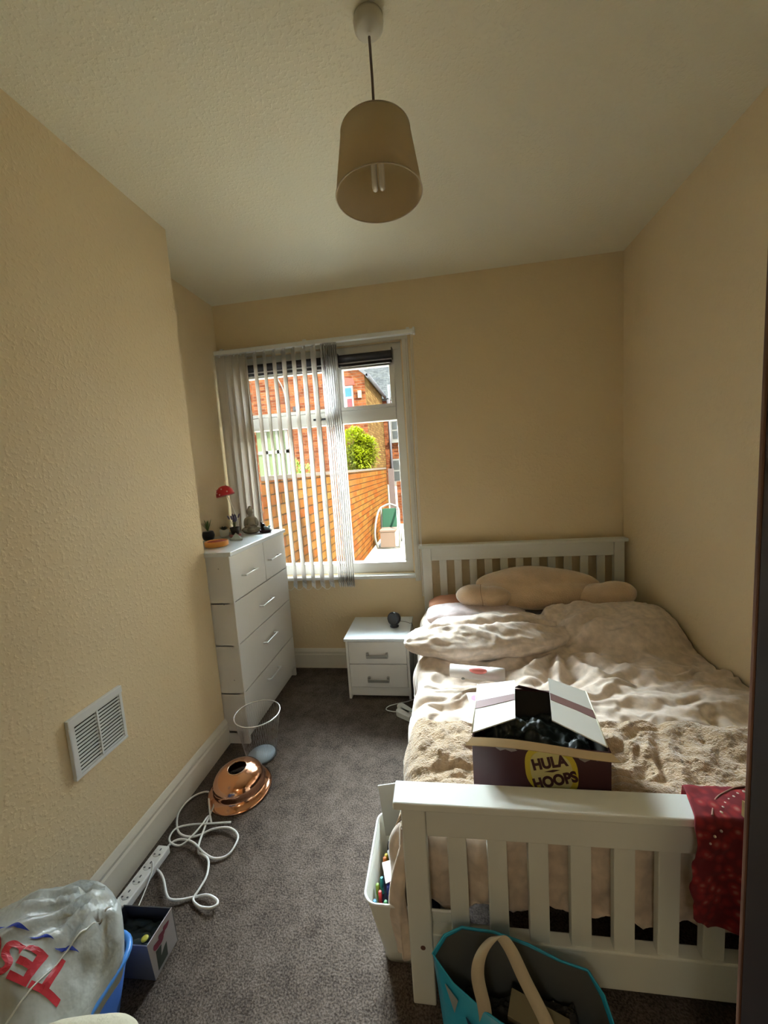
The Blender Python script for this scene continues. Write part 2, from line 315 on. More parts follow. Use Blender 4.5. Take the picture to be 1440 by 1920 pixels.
# wall filler screws near vent
# ================================================================== PENDANT LAMP
LX,LY=-.142,1.34
pl=thing('pendant_lamp',(LX,LY,2.50),'beige drum pendant lampshade hanging on a brown cord from the ceiling','lamp')
B().lathe([(.044,H),(.046,H-.010),(.044,H-.026),(.034,H-.034),(.012,H-.037),(.006,H-.042)][::-1],c=(LX,LY,0)).build('ceiling_rose',mat('rose_white',(.66,.64,.55),.4),pl)
B().tube([(LX,LY,H-.05),(LX+.001,LY,2.85),(LX,LY,2.66)],.0042,10).build('cord',m_cord,pl)
zt,zb,rt,rb=2.690,2.508,.108,.137
sh=B().lathe([(rb,zb),(rt,zt),(rt-.0025,zt),(rb-.0025,zb)],c=(LX,LY,0),n=72,closed=True).build('lamp_shade',m_shade,pl)
k=B(); k.tube([(LX+rb*math.cos(a)*.995,LY+rb*math.sin(a)*.995,zb) for a in [2*math.pi*i/60 for i in range(60)]],.0022,8,closed=True)
k.build('rim_binding',mat('shade_binding',(.55,.46,.32),.7),sh)
k=B(); k.tube([(LX+rt*math.cos(a)*.995,LY+rt*math.sin(a)*.995,zt) for a in [2*math.pi*i/60 for i in range(60)]],.002,8,closed=True)
k.build('rim_binding',mat('shade_binding',(.55,.46,.32),.7),sh)
k=B()
for a in (0,2.094,4.188): k.tube([(LX+.018*math.cos(a),LY+.018*math.sin(a),zt-.02),(LX+(rt-.004)*math.cos(a),LY+(rt-.004)*math.sin(a),zt-.006)],.0016,6)
k.lathe([(.017,zt-.022),(.022,zt-.022),(.022,zt-.018),(.017,zt-.018)],c=(LX,LY,0),n=24,closed=True); k.build('shade_ring',m_wht,pl)
B().lathe([(.006,2.72),(.014,2.70),(.016,2.67),(.017,2.645),(.014,2.64)][::-1],c=(LX,LY,0),n=24).build('lamp_holder',m_wht,pl)
k=B(); k.lathe([(.014,2.625),(.02,2.63),(.02,2.65),(.013,2.655)],c=(LX,LY,0),n=24)
for dx in (-.0115,.0115):
    for _ in (0,):
        k.tube(spline([(LX+dx,LY-.010,2.63),(LX+dx,LY-.010,2.545),(LX+dx,LY,2.533),(LX+dx,LY+.010,2.545),(LX+dx,LY+.010,2.63)],5),.0088,12)
k.build('energy_saving_bulb',mat('bulb_glass_white',(.85,.82,.75),.15),pl)
# ================================================================== CHEST OF DRAWERS
cx0,cx1,cy0,cy1,ch_=XA+.03,-1.245,2.105,2.925,1.22
cd_=thing('chest_of_drawers',((cx0+cx1)/2,(cy0+cy1)/2,0),'tall white five-drawer chest of drawers standing in the alcove beside the window','chest of drawers')
c=B(); c.box((cx0,cy0,0),(cx1,cy0+.018,ch_-.028)); c.box((cx0,cy1-.018,0),(cx1,cy1,ch_-.028)); c.box((cx0,cy0,.07),(cx0+.01,cy1,ch_-.03)); c.box((cx0,cy0,.07),(cx1-.02,cy1,.086)); c.box((cx1-.05,cy0,.0),(cx1-.035,cy1,.075))
for z in (.33,.64,.905): c.box((cx0,cy0,z-.006),(cx1-.03,cy1,z+.006))
c.build('carcass',m_lam,cd_,bevel=.002)
B().box((cx0,cy0-.012,ch_-.026),(cx1+.018,cy1+.006,ch_)).build('top_panel',m_lamtop,cd_,bevel=.003)
for (x,z) in ((-1.32,1.12),(-1.31,.90),(-1.30,.42)): B().lathe([(.004,-.0012),(.004,.0002)],c=(x,cy0,z),n=12,M=Matrix.Rotation(math.pi/2,4,'X')).build('screw_cap',m_grey,cd_)
def handle(cdir,c,L,par,horiz='y',r=.005,proj=.034,m=None):
    """bow handle: bar along y (cdir +x) or along x (cdir -y)"""
    c=Vector(c); q=B()
    ax=Vector((0,1,0)) if horiz=='y' else Vector((1,0,0)); out=Vector(cdir)
    for s_ in (-1,1):
        a=c+ax*(L/2*s_); q.slab([a-ax*.007+Vector((0,0,-.005)),a+ax*.007+Vector((0,0,-.005)),a+ax*.007+Vector((0,0,.005)),a-ax*.007+Vector((0,0,.005))],out*proj)
    q.slab([c-ax*(L/2+.007)+out*(proj-.008)-Vector((0,0,.0055)),c+ax*(L/2+.007)+out*(proj-.008)-Vector((0,0,.0055)),c+ax*(L/2+.007)+out*(proj-.008)+Vector((0,0,.0055)),c-ax*(L/2+.007)+out*(proj-.008)+Vector((0,0,.0055))],out*.008)
    return q.build('handle',m or m_chrome,par,bevel=.0015)
ym=2.555
fr=[(cy0+.004,ym-.003,.913,ch_-.032,2.31,1.045),(ym+.003,cy1-.004,.913,ch_-.032,2.69,1.05),(cy0+.004,cy1-.004,.648,.907,2.50,.775),(cy0+.004,cy1-.004,.338,.642,2.50,.515),(cy0+.004,cy1-.004,.085,.332,2.50,.25)]
for y0,y1,z0,z1,hy,hz in fr:
    d=B().box((cx1-.02,y0,z0),(cx1-.001+.018-.016,y1,z1)).build('drawer',m_lam,cd_,bevel=.0025)
    handle((1,0,0),(cx1,hy,hz),.16 if z0>.9 else .17,d)
# ================================================================== BEDSIDE TABLE
nx0,nx1,ny0,ny1,nh=-.722,-.268,2.60,2.995,.46
nt=thing('bedside_table',((nx0+nx1)/2,2.8,0),'small white two-drawer bedside table between the window wall and the bed','bedside table')
c=B(); c.box((nx0,ny0,0),(nx0+.018,ny1,nh-.02)); c.box((nx1-.018,ny0,0),(nx1,ny1,nh-.02)); c.box((nx0,ny1-.01,.05),(nx1,ny1,nh-.02)); c.box((nx0,ny0+.02,.075),(nx1,ny1,.09)); c.box((nx0+.018,ny0+.012,.02),(nx1-.018,ny0+.026,.085)); c.build('carcass',m_lam,nt,bevel=.002)
B().box((nx0-.008,ny0-.016,nh-.02),(nx1+.008,ny1,nh)).build('top_panel',m_lamtop,nt,bevel=.003)
for z0,z1,hz in ((.268,.432,.335),(.092,.262,.155)):
    d=B().box((nx0+.02,ny0,z0),(nx1-.02,ny0+.02,z1)).build('drawer',m_lam,nt,bevel=.002)
    q=B(); X=(nx0+nx1)/2
    q.add([(X-.075,ny0-.012,hz+.018),(X-.055,ny0-.022,hz+.018),(X+.055,ny0-.022,hz+.018),(X+.075,ny0-.012,hz+.018)],[]) if False else None
    q.box((X-.078,ny0-.02,hz-.016),(X-.06,ny0,hz+.02)); q.box((X+.06,ny0-.02,hz-.016),(X+.078,ny0,hz+.02)); q.box((X-.078,ny0-.024,hz-.018),(X+.078,ny0-.014,hz+.006)); q.build('handle',m_grey,d,bevel=.004)
# black round gadget (alarm clock) on it
ac=thing('alarm_clock',(-.385,2.80,nh),'small round black alarm clock standing on the white bedside table','clock')
Mc=Matrix.Rotation(math.radians(-25),4,'Z')@Matrix.Rotation(math.radians(80),4,'X')
B().lathe([(.028,-.032),(.044,-.024),(.049,-.005),(.050,.012),(.047,.02)],c=(-.385,2.80,nh+.062),M=Mc,n=36).build('body',m_black,ac)
B().lathe([(.046,.0195),(.040,.024),(.036,.0205),(.0,.0202)],c=(-.385,2.80,nh+.062),M=Mc,n=36).build('face_ring',mat('dark_grey_gloss',(.05,.05,.055),.2),ac)
B().lathe([(.032,nh),(.034,nh+.006),(.02,nh+.016),(.018,nh+.024)],c=(-.385,2.80,0),n=24).build('base',m_black,ac)
B().tube(spline([(-.35,2.83,nh+.03),(-.31,2.86,nh+.012),(-.275,2.85,nh+.004),(-.255,2.85,nh-.01),(-.245,2.84,.3),(-.25,2.84,.05),(-.25,2.83,.006)],6),.0018,6).build('cord',m_black,ac)
# ================================================================== BED
X0,X1,FY,HY=-.158,1.292,1.018,2.955
bed=thing('double_bed',(.567,2.0,0),'white slatted wooden double bed along the right wall','bed')
PW=.07
for y0,y1,zt_,n_ in ((FY,FY+.055,.675,'foot'),(HY,HY+.045,1.015,'head')):
    for x in (X0,X1-PW):
        po_=B().box((x,y0,0),(x+PW,y1,zt_)).build('post',m_white,bed,bevel=.004)
        if n_=='foot' and x==X0: B().lathe([(.0075,-.0015),(.0075,.001)],c=(x+.040,y0,.205),n=16,M=Matrix.Rotation(math.pi/2,4,'X')).build('screw_plug',mat('brown_plug',(.12,.05,.04),.5),po_)
    B().box((X0-.02,y0-.016,zt_),(X1+.02,y1+.012+(.0 if n_=='foot' else -.0),zt_+.024)).build('cap_rail',m_white,bed,bevel=.004)
    if n_=='foot': zr,zo0,zl=.572,.247,.125
    else: zr,zo0,zl=.915,.50,.30
    B().box((X0+PW,y0+.010,zr),(X1-PW,y1-.012,zt_)).build('top_rail',m_white,bed,bevel=.003)
    B().box((X0+PW,y0+.006,zl),(X1-PW,y1-.008,zo0)).build('bottom_rail',m_white,bed,bevel=.004)
    nO=12; SL=.055; op=(X1-X0-2*PW-(nO-1)*SL)/nO
    for i in range(nO-1):
        x=X0+PW+op+i*(op+SL); B().box((x,y0+.014,zo0-.01),(x+SL,y1-.016,zr+.01)).build('slat',m_white,bed,bevel=.002)
for x in (X0+.015,X1-.04): B().box((x,FY+.055,.335),(x+.025,HY,.43)).build('side_rail',m_white,bed,bevel=.003)
for i in range(12): 
    y=1.2+i*.15; B().box((X0+.04,y,.37),(X1-.04,y+.06,.385)).build('bed_slat',mat('pine_slat',(.5,.36,.2),.6),bed)
mt=B(); mt.box((X0+.03,FY+.085,.39),(X1-.03,HY-.02,.535)); tag(mt.build('mattress',mat('mattress_cloth',(.30,.28,.25),.9),bevel=.03,seg=4),'pale mattress on the white bed, almost hidden under the duvet','mattress')
# ----- bedclothes
ZT=.565
def gauss(x,y,cx,cy,sx,sy,a=0,p=2):
    c_,s_=math.cos(a),math.sin(a); u=((x-cx)*c_+(y-cy)*s_)/sx; v=(-(x-cx)*s_+(y-cy)*c_)/sy
    return math.exp(-(u*u+v*v)**(p/2))
def bumpz(x,y):
    z=0
    z+=.14*gauss(x,y,.98,2.46,.40,.30,-.10,9)          # pillow under the right half
    z+=.05*gauss(x,y,.15,2.62,.35,.22,0,4)
    z+=.03*gauss(x,y,.9,1.75,.5,.45)
    # crumples radiating from the middle of the bed
    d=math.hypot(x-.60,y-2.18); a=math.atan2(y-2.18,x-.60)
    z+=.017*math.exp(-((d-.24)/.19)**2)*math.sin(10*a+5*fbm(x*3,y*3))*1.2
    w=fbm(x*1.6+3,y*7.5+.8*fbm(x*3,y*3),2,3); z+=.034*w*(.45+.55*math.exp(-((y-1.95)/.38)**2))
    w=1-abs(fbm(x*3+y*1.5,y*11-x*2.5+1.2*fbm(x*4,y*4,5),9,2)); z+=.026*(w-.8)
    z+=.009*fbm(x*16,y*16,4,2)
    return z
def wrap(t,flat,r):
    """distance along cloth -> (advance, drop)"""
    if t<flat: return t,0
    t-=flat; q=r*math.pi/2
    if t<q: a=t/r; return flat+r*math.sin(a),r*(1-math.cos(a))
    return flat+r,r+t-q
def cover(xr,yh,fx,fy,dx,dy,off,r=.07,nz=None):
    def fn(u,v):
        sx=u*(fx+dx); sy=v*(fy+dy)
        ax,zx=wrap(sx,fx,r); ay,zy=wrap(sy,fy,r)
        x=xr-ax; y=yh-ay; dz=math.hypot(zx,zy) if (zx and zy) else zx+zy
        b=bumpz(x,y)*max(0,1-dz*3)
        if zx>0:
            w=min(1,zx/.1); x+=-w*(.012+.016*math.sin(y*19+2*fbm(y*4,zx*3))+.012*fbm(y*9,zx*6)); 
            if zy>0 or y<1.25: x-=w*.006*min(1,max(0,(1.3-y)/.2))
        if zy>0: y+=-min(1,zy/.1)*(.006+.010*math.sin(x*17+3*fbm(x*4,zy*4))+.016*(1-abs(fbm(x*13,zy*5,6,2)))-.012+.006*fbm(x*30,zy*18))
        z=ZT+off+b-dz
        if nz: z+=nz(x,y,dz)
        return Vector((x,y,z))
    return fn
m_duvet=mat('duvet_cotton',(.74,.61,.49),.9,var=.22,vscale=26,bump=.25,bscale=90,bdist=.003,sheen=.3)
dv=B()
dxm=.27
def duv(u,v):
    p=cover(1.305,2.86,1.40,1.70,.30,.36,0)(u,v); hz=.33-.22*max(0,min(1,(1.36-p.y)/.2))
    hz+=.015*math.sin(p.y*13)+.01*math.sin(p.x*23)
    if p.y<1.16 and p.x>-.1: hz=.285+.012*math.sin(p.x*31)+.02*fbm(p.x*8,1)
    if p.z<hz: p.z=hz+.02*(p.z-hz)
    return p
dv.grid(duv,230,260)
# folded-back roll at the head, left half
A0=Vector((-.245,2.13,.645)); A1=Vector((.78,2.40,.60))
def roll(u,v):
    a=2*math.pi*u; e=min(1,math.sin(math.pi*min(1,max(0,v)))*1.35+.0)**.5
    c_=A0.lerp(A1,v); c_.z+=.012*math.sin(math.pi*v)
    w=(.165+.06*math.sin(math.pi*v))*e; hh=(.105-.035*v)*e
    rr=1+.10*fbm(3*v+math.cos(a),2*math.sin(a),3)+.06*math.sin(9*v+a*2+3*fbm(v*5,a))
    p=c_+Vector((-.10*math.cos(a)*w,math.cos(a)*w*rr,math.sin(a)*hh*rr))
    up=max(0,math.sin(a))
    rid=1-abs(fbm(p.x*4.5-p.y*5,p.y*9+p.x*2,2,2))
    rid2=1-abs(fbm(p.x*10+p.y*4,p.y*16,5,2))
    fold=math.exp(-((p.y-(2.16+.22*(p.x+.2)))/.028)**2)
    return p+Vector((0,0,up*(.030*(rid-.8)+.016*(rid2-.8)-.030*fold*(p.x>-.1))))
dv.grid(roll,110,190)
def lobe(u,v):
    # hanging corner that bulges past the foot post
    P=[Vector((-.150,1.26,0)),Vector((-.175,1.20,0)),Vector((-.192,1.12,0)),Vector((-.200,1.055,0)),Vector((-.185,1.030,0)),Vector((-.166,1.040,0))]
    k=u*5; i=min(4,int(k)); c_=P[i].lerp(P[i+1],k-i); t=v
    zt_=.545; zb_=.33 if u<.42 else .33-.21*min(1,(u-.42)/.2)
    b_=.026*math.sin(math.pi*min(1,t*1.05))*math.sin(math.pi*min(1,u*1.1+.02))
    tw=(1-t)**3
    return Vector((c_.x-b_+tw*(.05)*(c_.x<-.17)+.006*math.sin(u*24+t*3),c_.y-.012*math.sin(t*5)*(u>.5)+tw*.045*(u>.5),zt_+(zb_-zt_)*t+.01*math.sin(u*19)))
dv.grid(lobe,40,40)

tag(dv.build('duvet',m_duvet,solid=.004),'crumpled pinkish beige duvet spread over the bed and folded back at the head','duvet')
# throw
def fl(x,y,dz): return .006*fbm(x*9,y*9,1)+.006*abs(fbm(x*70,y*70,3,2))+.012*math.sin(y*24+3*fbm(x*3,y*3))*gauss(x,y,.1,1.4,.5,.3)
th=B(); th.grid(cover(1.300,1.53,1.395,.36,.13,.05,.022,nz=fl),330,110)
tag(th.build('fleece_throw',mat('fleece_beige',(.55,.385,.22),1,bump=1,bscale=160,bdist=.008,var=.3,vscale=30,sheen=.6),solid=.006),'fluffy sandy beige fleece throw across the foot of the bed','throw')
# pillows
def pillow(name,c,sx,sy,sz,rz,m_,lab,seed=0,cat='pillow'):
    b=B(); M=Matrix.Rotation(rz,3,'Z')
    def fn(u,v):
        a=2*math.pi*u; t=math.pi*(v-.5); ct=math.cos(t)
        sg=lambda q,e:math.copysign(abs(q)**e,q)
        x=sg(math.cos(a),.45)*sg(ct,.6)*sx; y=sg(math.sin(a),.45)*sg(ct,.6)*sy; z=sg(math.sin(t),.9)*sz
        z*=1+.15*fbm(x*6+seed,y*6,seed); z+=.006*fbm(x*22,y*22,seed)*ct
        return M@Vector((x,y,z))+Vector(c)
    b.grid(fn,72,36); return tag(b.build(name,m_),lab,cat)
pillow('pillow',(.22,2.80,.625),.34,.115,.055,0,mat('brown_cotton',(.42,.18,.09),.9),'rust brown pillow at the head of the bed, poking out left of the plush toy',3)
pillow('pillow',(.20,2.60,.625),.33,.14,.055,-.03,mat('pink_print_cotton',(.80,.68,.68),.9,var=.2,vscale=22),'pale pink patterned pillow in front of the rust brown pillow',5)
# plush toy
pt=thing('plush_toy',(.66,2.76,.68),'large flat-lying sandy beige plush toy across the pillows','soft toy')
b=B()
def eb(c_,r_,rz=0,ry=0): b.ball(c_,r_,28,18,M=Matrix.Rotation(rz,4,'Z')@Matrix.Rotation(ry,4,'Y'))
eb((.62,2.80,.775),(.40,.14,.105)); eb((.60,2.81,.80),(.28,.12,.09)); eb((.80,2.80,.78),(.27,.12,.085),0,.12); eb((.70,2.71,.73),(.34,.10,.085)); eb((.42,2.73,.74),(.2,.09,.075)); eb((.60,2.67,.70),(.26,.08,.07))
b.build('body',mat('plush_fur',(.70,.50,.31),1,bump=.8,bscale=140,bdist=.006,sheen=.8,var=.12,vscale=12),pt,remesh=.011)
b=B(); eb((.20,2.67,.735),(.125,.085,.075)); eb((.33,2.66,.728),(.125,.08,.07)); b.build('arm',MATS['plush_fur'],pt,remesh=.010)
b=B(); eb((1.09,2.66,.725),(.15,.09,.088),.1,-.1); eb((1.0,2.68,.72),(.14,.085,.075),.2); b.build('arm',MATS['plush_fur'],pt,remesh=.010)
b=B(); b.tube([(.245+.006*math.sin(a*2),2.667+.083*math.cos(a),.734+.073*math.sin(a)) for a in [2*math.pi*i/30 for i in range(30)]],.0022,6,closed=True); b.build('seam',mat('plush_seam',(.38,.25,.15),1),pt)
# things on the bed
tb=thing('plastic_tube',(.15,1.84,.60),'white plastic tube with a coral pink patch lying on the duvet','tube')
Mt=Matrix.Rotation(math.radians(-10),4,'Z')@Matrix.Rotation(math.pi/2,4,'Y')
TC=(.135,1.83,.635)
B().lathe([(.018,-.13),(.031,-.128),(.031,.06),(.033,.062),(.033,.13),(.0,.132)],c=TC,M=Mt,n=28).build('body',mat('tube_white',(.80,.76,.74),.3),tb)
q=B(); q.ball((TC[0]+.005,TC[1]-.018,TC[2]+.020),(.045,.016,.014),M=Matrix.Rotation(math.radians(-10),4,'Z')@Matrix.Rotation(.7,4,'X')); q.build('pink_patch',mat('coral',(.85,.28,.26),.5),tb)
q=B(); q.ball((TC[0]-.068,TC[1]-.022,TC[2]-.018),(.008,.006,.006)); q.ball((TC[0]+.052,TC[1]-.024,TC[2]+.02),(.008,.006,.006)); q.build('button',m_grey,tb)
lf=thing('leaflet',(.14,1.64,.60),'white leaflet with bright pink shapes tucked beside the cardboard box','leaflet')
B().box((.085,1.55,.602),(.225,1.72,.604),M=rot((.15,1.63,.6),.12)).build('card',mat('card_white',(.82,.78,.76),.5),lf)
q=B()
for (x,y,r1,r2) in ((.115,1.67,.022,.028),(.175,1.685,.03,.016),(.12,1.60,.02,.035)): q.lathe([(r1,0),(r1,.0008)],c=(x,y,.6045),n=20)
q.build('pink_print',mat('hot_pink',(.80,.25,.38),.5),lf)
# ================================================================== CARDBOARD BOX
FLc,FRc,BRc,BLc=Vector((.062,1.165,0)),Vector((.456,1.122,0)),Vector((.492,1.425,0)),Vector((.108,1.462,0))
zb0,zb1=.595,.785
bx=thing('cardboard_box',(.28,1.29,zb0),'open maroon cardboard snack box with a yellow logo on the fleece throw','box')
m_mar=mat('maroon_print',(.060,.020,.024),.45); m_kraft=mat('kraft_card',(.55,.41,.22),.8); m_flap=mat('flap_white',(.68,.67,.61),.6); m_inside=mat('box_inside_shade',(.035,.03,.022),.8)
def wall4(a,b_,z0,z1,t,mi=0):
    d=(b_-a).normalized(); n_=Vector((-d.y,d.x,0))*t
    return [a+Vector((0,0,z0)),b_+Vector((0,0,z0)),b_+Vector((0,0,z1)),a+Vector((0,0,z1))],n_
body=B()
for a,b_ in ((FLc,FRc),(FRc,BRc),(BRc,BLc),(BLc,FLc)):
    qd,n_=wall4(a,b_,zb0,zb1,.005); body.slab(qd,n_)
body.slab([p+Vector((0,0,zb0)) for p in (FLc,FRc,BRc,BLc)],(0,0,.004))
body.build('carton',m_mar,bx)
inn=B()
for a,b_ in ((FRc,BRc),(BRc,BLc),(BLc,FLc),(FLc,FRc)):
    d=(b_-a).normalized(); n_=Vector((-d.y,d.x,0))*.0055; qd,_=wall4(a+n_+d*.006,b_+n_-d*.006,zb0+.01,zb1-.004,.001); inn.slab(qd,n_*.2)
inn.build('inner_shade',m_inside,bx)  # dark faces painting in the shade inside the open box
# flaps
def flap(pts,name,stripe=None):
    o=B().slab(pts,(0,0,.004)).build(name,m_flap,bx)
    if stripe: B().slab(stripe,(0,0,.0012)).build('stripe',mat('maroon_stripe',(.22,.12,.11),.6),o)
    return o
def quadpt(P,u,v): return (P[0].lerp(P[1],u)).lerp(P[3].lerp(P[2],u),v)
Lq=[Vector((.064,1.185,zb1+.002)),Vector((.110,1.46,zb1+.004)),Vector((.245,1.44,zb1+.035)),Vector((.205,1.215,zb1+.035))]
Rq=[Vector((.452,1.14,zb1+.002)),Vector((.492,1.425,zb1+.003)),Vector((.365,1.44,zb1+.045)),Vector((.312,1.195,zb1+.045))]
for Q in (Lq,Rq):
    flap(Q,'side_flap',[quadpt(Q,u,v)+Vector((0,0,.0042)) for u,v in ((.44,.01),(.60,.01),(.60,.99),(.44,.99))])
    e=B()
    d=(Q[1]-Q[0]).normalized()
    e.tube([Q[0]+Vector((0,0,.003)),Q[1]+Vector((0,0,.003))],.003,6); e.build('torn_edge',mat('card_edge',(.75,.70,.56),.8),bx)
# front flap folded outwards, kraft side up
def ff(u,v):
    a=FLc.lerp(FRc,u)+Vector((0,0,zb1+.004)); out=Vector((-.11,-1,0)).normalized()
    e=.008 if u<.5 else .012
    return a+out*(v*.021)+Vector(((-.02*(1-2*u))*v,0,-.012*v+.006*math.sin(u*5)))
fb=B(); fb.grid(ff,20,3,smooth=False); fb.build('front_flap',m_kraft,bx,solid=.004,label='front flap bent outwards, plain kraft side showing')
bk=B(); bk.slab([BLc+Vector((.14,-.01,zb1)),BRc+Vector((-.09,-.01,zb1)),BRc+Vector((-.10,-.04,zb1+.012)),BLc+Vector((.15,-.03,zb1+.02))],(0,0,.004)); bk.build('back_flap',m_mar,bx)
# print on the front face
dF=(FRc-FLc).normalized(); nF=Vector((dF.y,-dF.x,0))
def onF(s_,z,o=.001): return FLc+dF*s_+nF*o+Vector((0,0,z))
def blob(cs,cz,pts,o,m_,name,par):
    b_=B(); q=[onF(cs+x,cz+z,o) for x,z in pts]; n_=len(q); b_.slab(q,nF*.0006); return b_.build(name,m_,par)
LCs,LCz=.232,.706
oct_=[(.075*(abs(math.cos(a))**.75)*math.copysign(1,math.cos(a))+.008*math.sin(a)*-1,.078*(abs(math.sin(a))**.75)*math.copysign(1,math.sin(a))) for a in [2*math.pi*i/40 for i in range(40)]]
lg=blob(LCs,LCz,oct_,.0008,mat('logo_yellow',(.62,.50,.05),.5),'logo',bx)
blob(LCs,LCz,[(x*.80,z*.80) for x,z in oct_],.0018,mat('logo_cream',(.62,.57,.25),.5),'logo_centre',lg)
for txt,dx,dz_,an in (('HULA',-.006,.026,.27),('HOOPS',.010,-.030,.33)):
    vs,fs=textmesh(txt,.041,.0022); q=B(); c_,s_=math.cos(an),math.sin(an)
    q.add([onF(LCs+dx+(v.x*c_-v.y*s_)*.95,LCz+dz_+v.x*s_+v.y*c_*1.15,.003) for v in vs],fs); q.build('logo_lettering',m_mar,lg)
q=B(); q.slab([onF(LCs-.02,LCz-.004,.0028),onF(LCs+.004,LCz-.002,.0028),onF(LCs+.024,LCz+.008,.0028),onF(LCs+.004,LCz+.006,.0028)],nF*.0006); q.build('logo_dash',m_mar,lg)
for pts in ([(.07,.182),(.12,.178),(.135,.166),(.118,.160),(.10,.166),(.085,.160),(.072,.168)],[(.30,.186),(.385,.186),(.36,.160),(.345,.165),(.325,.152),(.31,.160)]):
    b_=B(); b_.slab([onF(x,zb0+z,.0008) for x,z in pts],nF*.0006); b_.build('torn_tape_patch',mat('tape_grey',(.30,.27,.26),.4),bx)
# bag inside
ib=B()
def ibf(u,v):
    x=.115+u*.325; y=1.185+v*.22; return Vector((x,y+.04*(0.5-u)*.3,.70+.035*fbm(u*5,v*4,3)+.03*math.sin(math.pi*u)*math.sin(math.pi*v)+.012*abs(fbm(u*16,v*12,9))))
ib.grid(ibf,60,40)
tag(ib.build('bin_liner',mat('dark_green_plastic',(.010,.016,.012),.5),solid=.002),'crinkled dark green plastic bag stuffed inside the cardboard box','plastic bag')
# ================================================================== RED SCARF over the footboard
m_scarf=bpy.data.materials.new('red_paisley'); m_scarf.use_nodes=True
N=m_scarf.node_tree.nodes; L=m_scarf.node_tree.links; p=N['Principled BSDF']; tc=N.new('ShaderNodeTexCoord'); v=N.new('ShaderNodeTexVoronoi'); v.inputs['Scale'].default_value=38; v.distance='EUCLIDEAN'
r=N.new('ShaderNodeValToRGB'); r.color_ramp.elements[0].position=.0; r.color_ramp.elements[0].color=(.45,.18,.14,1); r.color_ramp.elements[1].position=.30; r.color_ramp.elements[1].color=(.30,.018,.022,1)
e=r.color_ramp.elements.new(.6); e.color=(.16,.010,.016,1)
L.new(tc.outputs['Object'],v.inputs['Vector']); L.new(v.outputs[0],r.inputs[0]); L.new(r.outputs[0],p.inputs['Base Color']); p.inputs['Roughness'].default_value=.9
sc=thing('scarf',(.82,1.04,.40),'red paisley scarf with a dotted border draped over the right of the footboard','scarf')
def scf(u,v):
    # v: 0 back end on bed .. 1 bottom of the front hang ; u: left..right
    Lb,Lc,Lf=.05,.105,.30; s_=v*(Lb+Lc+Lf); w=.50
    if s_<Lb: t=s_/Lb; y=1.097+.004*(1-t); z=.712-.05*(1-t)**.9; 
    elif s_<Lb+Lc: t=(s_-Lb)/Lc; y=1.095-t*.105; z=.712+.004*math.sin(t*math.pi)
    else:
        t=(s_-Lb-Lc)/Lf; y=.990-.008*math.sin(t*3); z=.706-t*.30
    x=.590+u*w+.02*(1 if s_<Lb else 0)*0
    if s_>Lb+Lc:
        t=(s_-Lb-Lc)/Lf; x=.598+u*w-.012*math.sin(t*3.1)+.012*fbm(t*3,u*3); y+=-.010-.012*math.sin(u*22+t*2)*t-.006*fbm(u*9,t*6)
        if t>.85: z+= (t-.85)*.30*(1-min(1,u*14))*.9; x+=(t-.85)*.08*(1-min(1,u*10))
    else:
        x+=(.040-.030*min(1,max(0,(s_-Lb)/Lc)))*(1-u)**2; z+=.004+.003*fbm(u*14,s_*20)
    return Vector((x,y,z))
b_=B(); b_.grid(scf,90,90); scm=b_.build('cloth',m_scarf,sc,solid=.003)
DT=[(.772,1.079),(.752,1.071),(.735,1.060),(.717,1.050),(.700,1.038),(.686,1.024),(.672,1.008)]
q=B()
for x,y in DT: q.ball((x,y,.7195),(.0038,.0038,.0022),8,6)
for x,z in ((.650,.700),(.636,.684),(.626,.664),(.618,.642)): q.ball((x,.973,z),(.0035,.003,.0035),8,6)
for x,y in ((.79,1.055),(.765,1.04),(.745,1.02),(.80,1.03)): q.ball((x,y,.7195),(.003,.003,.002),8,6)
q.build('border_dots',mat('scarf_dots',(.62,.52,.45),.8),sc)
q=B(); q.tube(spline([(.80,1.098,.719),(.765,1.093,.7195),(.735,1.080,.7195),(.705,1.064,.7195),(.680,1.045,.7195),(.660,1.020,.7195),(.645,.998,.7185)],5),.0022,6); q.build('border_line',mat('scarf_line',(.30,.16,.12),.8),sc)
# ================================================================== WASTE BIN
BX,BY=-1.125,2.015
wbn=thing('waste_bin',(BX,BY,0),'empty silver wire mesh waste bin on the carpet by the chest of drawers','bin')
rb_,rt_,hb=.083,.130,.27
q=B()
def br(z): return rb_+(rt_-rb_)*(z/hb)**1.1
NW=56
for s_ in (1,-1):
    for i in range(NW):
        a0=2*math.pi*i/NW; q.tube([(BX+br(z)*math.cos(a0+s_*1.1*z),BY+br(z)*math.sin(a0+s_*1.1*z),z) for z in [.004+hb*.98*k/6 for k in range(7)]],.00045,4)
q.build('mesh_side',m_steel,wbn)
B().tube([(BX+rt_*math.cos(a),BY+rt_*math.sin(a),hb) for a in [2*math.pi*i/64 for i in range(64)]],.0035,8,closed=True).build('rim',mat('bright_rim',(.85,.85,.84),.25,metal=.6),wbn)
B().tube([(BX+rb_*math.cos(a),BY+rb_*math.sin(a),.006) for a in [2*math.pi*i/48 for i in range(48)]],.0045,8,closed=True).build('foot_ring',mat('dark_steel',(.08,.09,.09),.4,metal=.6),wbn)
B().lathe([(.0,.008),(rb_-.004,.008),(rb_-.004,.011),(.0,.011)],c=(BX,BY,0),n=40).build('base_disc',mat('blue_grey_disc',(.36,.45,.52),.35),wbn)
